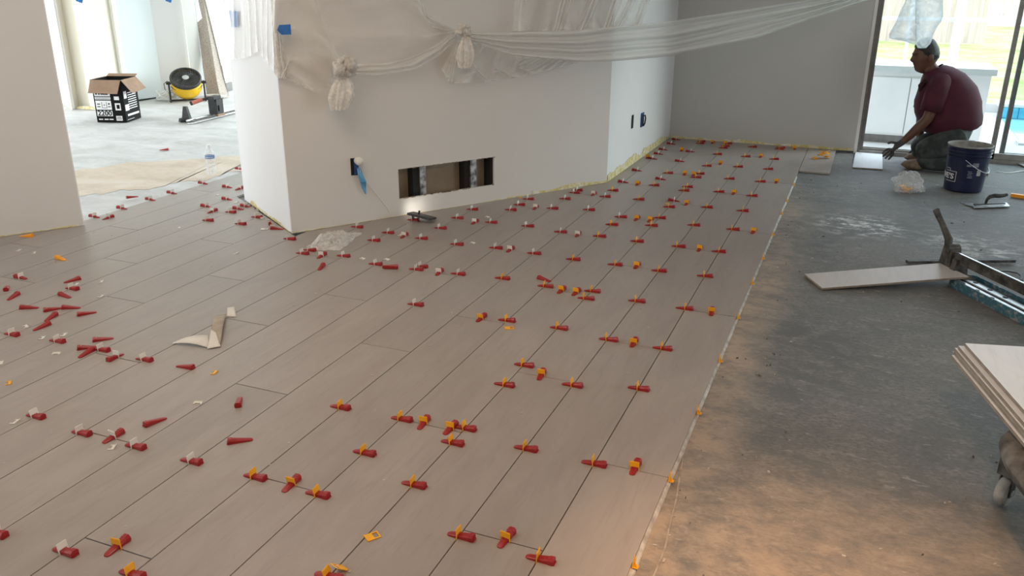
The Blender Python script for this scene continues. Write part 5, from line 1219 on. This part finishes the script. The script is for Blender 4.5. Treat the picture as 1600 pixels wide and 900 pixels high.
def skinned(name, chains, m, parent, sub=2, smooth=0):
    """chains: lists of (key or None, position, radius); a repeated key joins the chains"""
    vs, es, rs, idx = [], [], [], {}
    for ch in chains:
        prev = None
        for key, p, r in ch:
            if key in idx: i = idx[key]
            else:
                i = len(vs); vs.append(Vector(p)); rs.append(r)
                if key: idx[key] = i
            if prev is not None and i != prev: es.append((prev, i))
            prev = i
    me = skin_mesh(vs, es, rs, 0, sub); me.materials.append(m); 
    if smooth:
        bm = bmesh.new(); bm.from_mesh(me)
        for _ in range(smooth): bmesh.ops.smooth_vert(bm, verts=bm.verts, factor=.5, use_axis_x=True, use_axis_y=True, use_axis_z=True)
        bm.to_mesh(me); bm.free()
    me.polygons.foreach_set('use_smooth', [True]*len(me.polygons)); return link(name, me, parent)
NEAR, FAR = -.06, .26                     # left side of the body faces the camera
MID = .10
pel = my(1508, 203, MID); chest = my(1474, 140, MID); neck0 = my(1455, 112, MID); belly = my(1478, 178, MID)
lsh = my(1470, 128, NEAR); rsh = my(1456, 128, FAR)
lel = my(1450, 186, NEAR-.03); lwr = my(1408, 224, NEAR+.0)
rel = my(1440, 180, FAR); rwr = my(1436, 222, FAR+.02)
hd0 = my(1448, 104, MID)
# body: torso core, neck, arms, hands as one surface
def hand(wr, dirn, side, palm_n, key, s=1.0):
    d = Vector(dirn).normalized(); n = Vector(palm_n).normalized(); sd = d.cross(n).normalized()*side
    ch = []; pc_ = wr+d*.045*s
    ch.append([(key, wr, .023), (key+'p', pc_, (.036, .017)), (key+'k', wr+d*.085*s, (.037, .014))])
    for i, (o_, L_, cu) in enumerate(((-.030, .066, .35), (-.010, .076, .30), (.010, .072, .32), (.029, .058, .38))):
        b0_ = wr+d*.088*s+sd*o_; f1_ = b0_+(d+sd*o_*5).normalized()*L_*.42; f2_ = f1_+(d*1-n*cu*-1+sd*o_*4).normalized()*L_*.33; f3_ = f2_+(d-n*cu*-2).normalized()*L_*.28
        ch.append([(key+'k', None, 0), (None, b0_, .0105), (None, f1_, .0092), (None, f2_, .0086), (None, f3_, .0070)])
    t0 = wr+d*.028*s-sd*.030; t1 = t0+(d*.6-sd*.9).normalized()*.034; t2 = t1+(d-sd*.35).normalized()*.030
    ch.append([(key+'p', None, 0), (None, t0, .013), (None, t1, .0105), (None, t2, .0085)])
    return ch
hdir = (my(1384, 243, NEAR)-lwr)
body = [[('pel', pel, .10), ('bel', belly, .10), ('che', chest, .09), ('nb', my(1462, 118, MID), .065), ('nk', my(1454, 108, MID), .056), ('hb', my(1449, 100, MID), .060)],
        [('che', chest, 0), ('lsh', lsh+Vector((0, .03, 0)), .062), (None, lsh.lerp(lel, .5), .050), ('lel', lel, .042), (None, lel.lerp(lwr, .35), .041), (None, lel.lerp(lwr, .75), .031), ('lw', lwr, .026)],
        [('che', chest, 0), ('rsh', rsh-Vector((0, .03, 0)), .06), (None, rsh.lerp(rel, .5), .048), ('rel', rel, .042), (None, rel.lerp(rwr, .5), .036), ('rw', rwr, .026)]]
bo = skinned('body', body, M['skin'], kn)
gl = hand(lwr, hdir, 1, Vector((.15, .85, -.5)), 'h', 1.02); gl[0][0] = ('h', lwr+(lel-lwr).normalized()*.05, .031); gl[0].insert(1, ('hw', lwr, .029))
skinned('left_glove', gl, M['glove'], kn)
gr = hand(rwr, my(1424, 246, FAR)-rwr, -1, Vector((0, .3, -1)), 'h'); gr[0][0] = ('h', rwr+(rel-rwr).normalized()*.05, .031); gr[0].insert(1, ('hw', rwr, .029))
skinned('right_glove', gr, M['glove'], kn)
# head: shaped ellipsoid looking left and slightly towards the camera
hx = Vector((-.92, -.36, -.10)).normalized(); hz = (Vector((-.10, 0, 1))-hx*Vector((-.10, 0, 1)).dot(hx)).normalized(); hy_ = hz.cross(hx)   # face dir, up, right side
hcn = my(1446, 88, MID)
HS = my(1446, 62, MID).z-my(1446, 119, MID).z; a_h = .128
def hp_(x, y, z): return hcn+hx*x+hy_*y+hz*z
def head_fn(th, ph):
    # th 0..pi from crown, ph bearing (0 = face)
    d = Vector((math.sin(th)*math.cos(ph), math.sin(th)*math.sin(ph), math.cos(th))); z = d.z; x, y = d.x*.090, d.y*.075
    zz = z*.128
    f = max(0, d.x); side = abs(d.y)
    if z < 0: x *= 1-.10*(-z)*(1 if d.x > 0 else 1.6); y *= 1-.30*(-z)
    if z < -.2 and d.x > .2: x += .012*f*min(1, (-z-.2)*2)
    g_ = lambda x0_, y0_, s1, s2: math.exp(-((z-x0_)/s1)**2-((d.y-y0_)/s2)**2)
    if d.x > 0:
        x += .024*g_(-.16, 0, .13, .15)*1 + .012*g_(.03, 0, .16, .12)                 # nose
        x += .010*(g_(.22, .25, .08, .25)+g_(.22, -.25, .08, .25))                      # brows
        x -= .010*(g_(.06, .34, .10, .16)+g_(.06, -.34, .10, .16))                      # eye sockets
        x += .007*g_(-.42, 0, .06, .22)+.006*g_(-.53, 0, .05, .2) - .006*g_(-.475, 0, .025, .24)  # lips
        x += .010*g_(-.78, 0, .14, .3)                                                 # chin
        y += math.copysign(.006, d.y)*(math.exp(-((z+.15)/.18)**2)*math.exp(-((abs(d.y)-.7)/.25)**2))
    return hp_(x, y, zz)
b = MB(); b.grid(lambda u, v: head_fn(.02+v*(PI-.04), u*2*PI), 56, 44); hm = b.mesh('head', M['skin'], 'all')
# one body mesh: join the head surface into it
bm = bmesh.new(); bm.from_mesh(bo.data); bm.from_mesh(hm)
for s_ in (-1, 1):                        # ears
    e = MB(); blob(e, hp_(-.008, s_*.078, -.006), .020, .010, .032, math.atan2(hx.y, hx.x), 14, 10, .12, 4, 2); em = e.mesh('ear', M['skin'], 'all'); bm.from_mesh(em)
bm.to_mesh(bo.data); bm.free(); bo.data.polygons.foreach_set('use_smooth', [True]*len(bo.data.polygons))
for s_ in (-1, 1):
    e = MB(); blob(e, hp_(.0685, s_*.028, .010), .009, .011, .005, 0, 12, 8, 0, 1, 0); e.build('eye', M['eye'], kn, 'all')
    e = MB(); e.tube([hp_(.087, s_*.012, .026), hp_(.085, s_*.028, .030), hp_(.073, s_*.046, .026)], [.003, .0042, .002], 6); e.build('eyebrow', M['hair'], kn, True)
# hair cap: crown, back and sides
def hair_fn(u, v):
    ph = u*2*PI; back = .5-.5*math.cos(ph); lim = .95+ .95*back**.8; 
    if abs(math.cos(ph)) < .45: lim += .08
    th = .02+v*lim; p = head_fn(th, ph); out = (p-hcn).normalized(); return p+out*(.011+.003*noise.noise(p*60))*(1 if v < .93 else .25)
b = MB(); b.grid(hair_fn, 56, 20); b.build('hair', M['hair'], kn, 'all')
b = MB(); blob(b, hp_(.080, 0, -.083), .016, .030, .014, math.atan2(hx.y, hx.x), 16, 10, .1, 3, 1); b.build('beard_stubble', M['hair'], kn, 'all') if False else None
# polo shirt
SEC = [((1494, 203), .150, .17), ((1488, 199), .198, .195), ((1484, 187), .228, .205), ((1481, 167), .235, .205), ((1477, 146), .214, .192), ((1471, 127), .168, .18), ((1464, 115), .118, .135), ((1460, 109), .082, .088), ((1458, 107), .066, .068)]
b = MB(); NS = 40; ctr = [my(*q[0], MID) for q in SEC]
AXD = [(-.22, 0, 1), (-.22, 0, 1), (-.22, 0, 1), (-.24, 0, 1), (-.30, 0, 1), (-.42, 0, 1), (-.5, 0, 1), (-.52, 0, 1), (-.52, 0, 1)]
def sec_fn(u, v):
    t = v*(len(SEC)-1); i = min(len(SEC)-2, int(t)); k = t-i; kk = k
    c = ctr[i].lerp(ctr[i+1], kk); ra = SEC[i][1]*(1-kk)+SEC[i+1][1]*kk; rb_ = SEC[i][2]*(1-kk)+SEC[i+1][2]*kk
    ax = (Vector(AXD[i])*(1-kk)+Vector(AXD[i+1])*kk).normalized(); side = Vector((0, 1, 0)); fr_ = side.cross(ax).normalized()
    a_ = u*2*PI; ca, sn = math.cos(a_), math.sin(a_); e = .9
    w_ = 1+.022*math.sin(v*16+a_*2)*max(0, 1-v*1.1)+.02*noise.noise(Vector((ca*2.2, sn*2.2, v*5)))
    return c+fr_*math.copysign(abs(ca)**e, ca)*ra*w_+side*math.copysign(abs(sn)**e, sn)*rb_*w_
b.grid(sec_fn, NS, 32)
for sh_, el_, off_ in ((lsh, lel, .02), (rsh, rel, -.02)):
    o_ = Vector((0, off_, 0)); top_s = sh_+Vector((.06, off_*6.5, -.01)); hem = sh_.lerp(el_, .80)
    P = [top_s, sh_+o_*.8, sh_.lerp(el_, .3)+o_*.3, sh_.lerp(el_, .55), hem]
    b.tube(P, [.050, .078, .083, .080, .078], 24)
b.build('shirt', M['maroon'], kn, 'all')
cn_ = my(1460, 116, MID); axn = (my(1452, 104, MID)-my(1464, 120, MID)).normalized(); cf = frame(cn_, axn.cross(Vector((0, 1, 0))), Vector((0, 1, 0)))
b = MB(); b.lathe([(.088, -.03), (.080, .0), (.070, .022), (.064, .022), (.068, .0)], 24, cf, cap=False); b.build('collar', M['maroon_dark'], kn, smooth=True)
b = MB(); b.tube([my(1445, 127, MID-.12), my(1440, 134, MID-.10), my(1438, 142, MID-.08)], [.02, .026, .012], 8); b.build('collar_point', M['maroon_dark'], kn, True)
# trousers: sitting back on the heels
def leg(dy, kpx, hpx_, fpx):
    hip = my(*hpx_, dy); knee = my(*kpx, dy); foot = my(*fpx, dy)
    knee.z = max(knee.z, ZC+.085); foot.z = ZC+.06
    kneel = Vector((knee.x+.015, knee.y, ZC+.070))
    return [[('pel', my(1512, 207, MID), (.150, .155)), (None, hip, .118), (None, hip.lerp(knee, .45)+Vector((0, 0, .010)), .105), (None, knee, .088)],
            [(None, kneel+Vector((.0, 0, .01)), .074), (None, kneel.lerp(foot, .4), .072), (None, kneel.lerp(foot, .75), .060), (None, foot, .048)]]
La = leg(NEAR-.02, (1428, 241), (1498, 219), (1512, 246)); Ra = leg(FAR-.02, (1420, 238), (1490, 214), (1505, 240))
skinned('trousers', [[('pel', my(1512, 207, MID), (.150, .155)), (None, my(1505, 197, MID), (.148, .16))], La[0], Ra[0]], M['trouser'], kn)
skinned('left_lower_leg', [La[1]], M['trouser'], kn); skinned('right_lower_leg', [Ra[1]], M['trouser'], kn)
b = MB(); q0, q1 = my(1500, 190, MID), my(1528, 206, MID)
for nm, (px, py), dy in (('left_boot', (1528, 247), NEAR), ('right_boot', (1524, 241), FAR-.02)):
    p = my(px, py, dy); p.z = ZC
    b = MB(); blob(b, (p.x, p.y, ZC+.052), .085, .050, .062, 0, 22, 14, .08, 3, 5, ZC+.002); o = b.build(nm, M['boot'], kn, 'all')
    b = MB(); b.prism([(p.x-.06, p.y-.045), (p.x+.085, p.y-.04), (p.x+.085, p.y+.04), (p.x-.06, p.y+.045)], ZC+.0005, ZC+.018); b.build('sole', M['boot'], o)
p = my(1427, 258, NEAR); b = MB(); blob(b, (p.x+.01, p.y, ZC+.035), .095, .065, .040, 0, 24, 12, .12, 4, 3, ZC+.001); b.build('knee_pad', M['boot'], kn, 'all')
p = my(1427, 255, FAR-.02); b = MB(); blob(b, (p.x+.02, p.y, ZC+.035), .09, .06, .040, 0, 24, 12, .12, 4, 3, ZC+.001); b.build('knee_pad', M['boot'], kn, 'all')
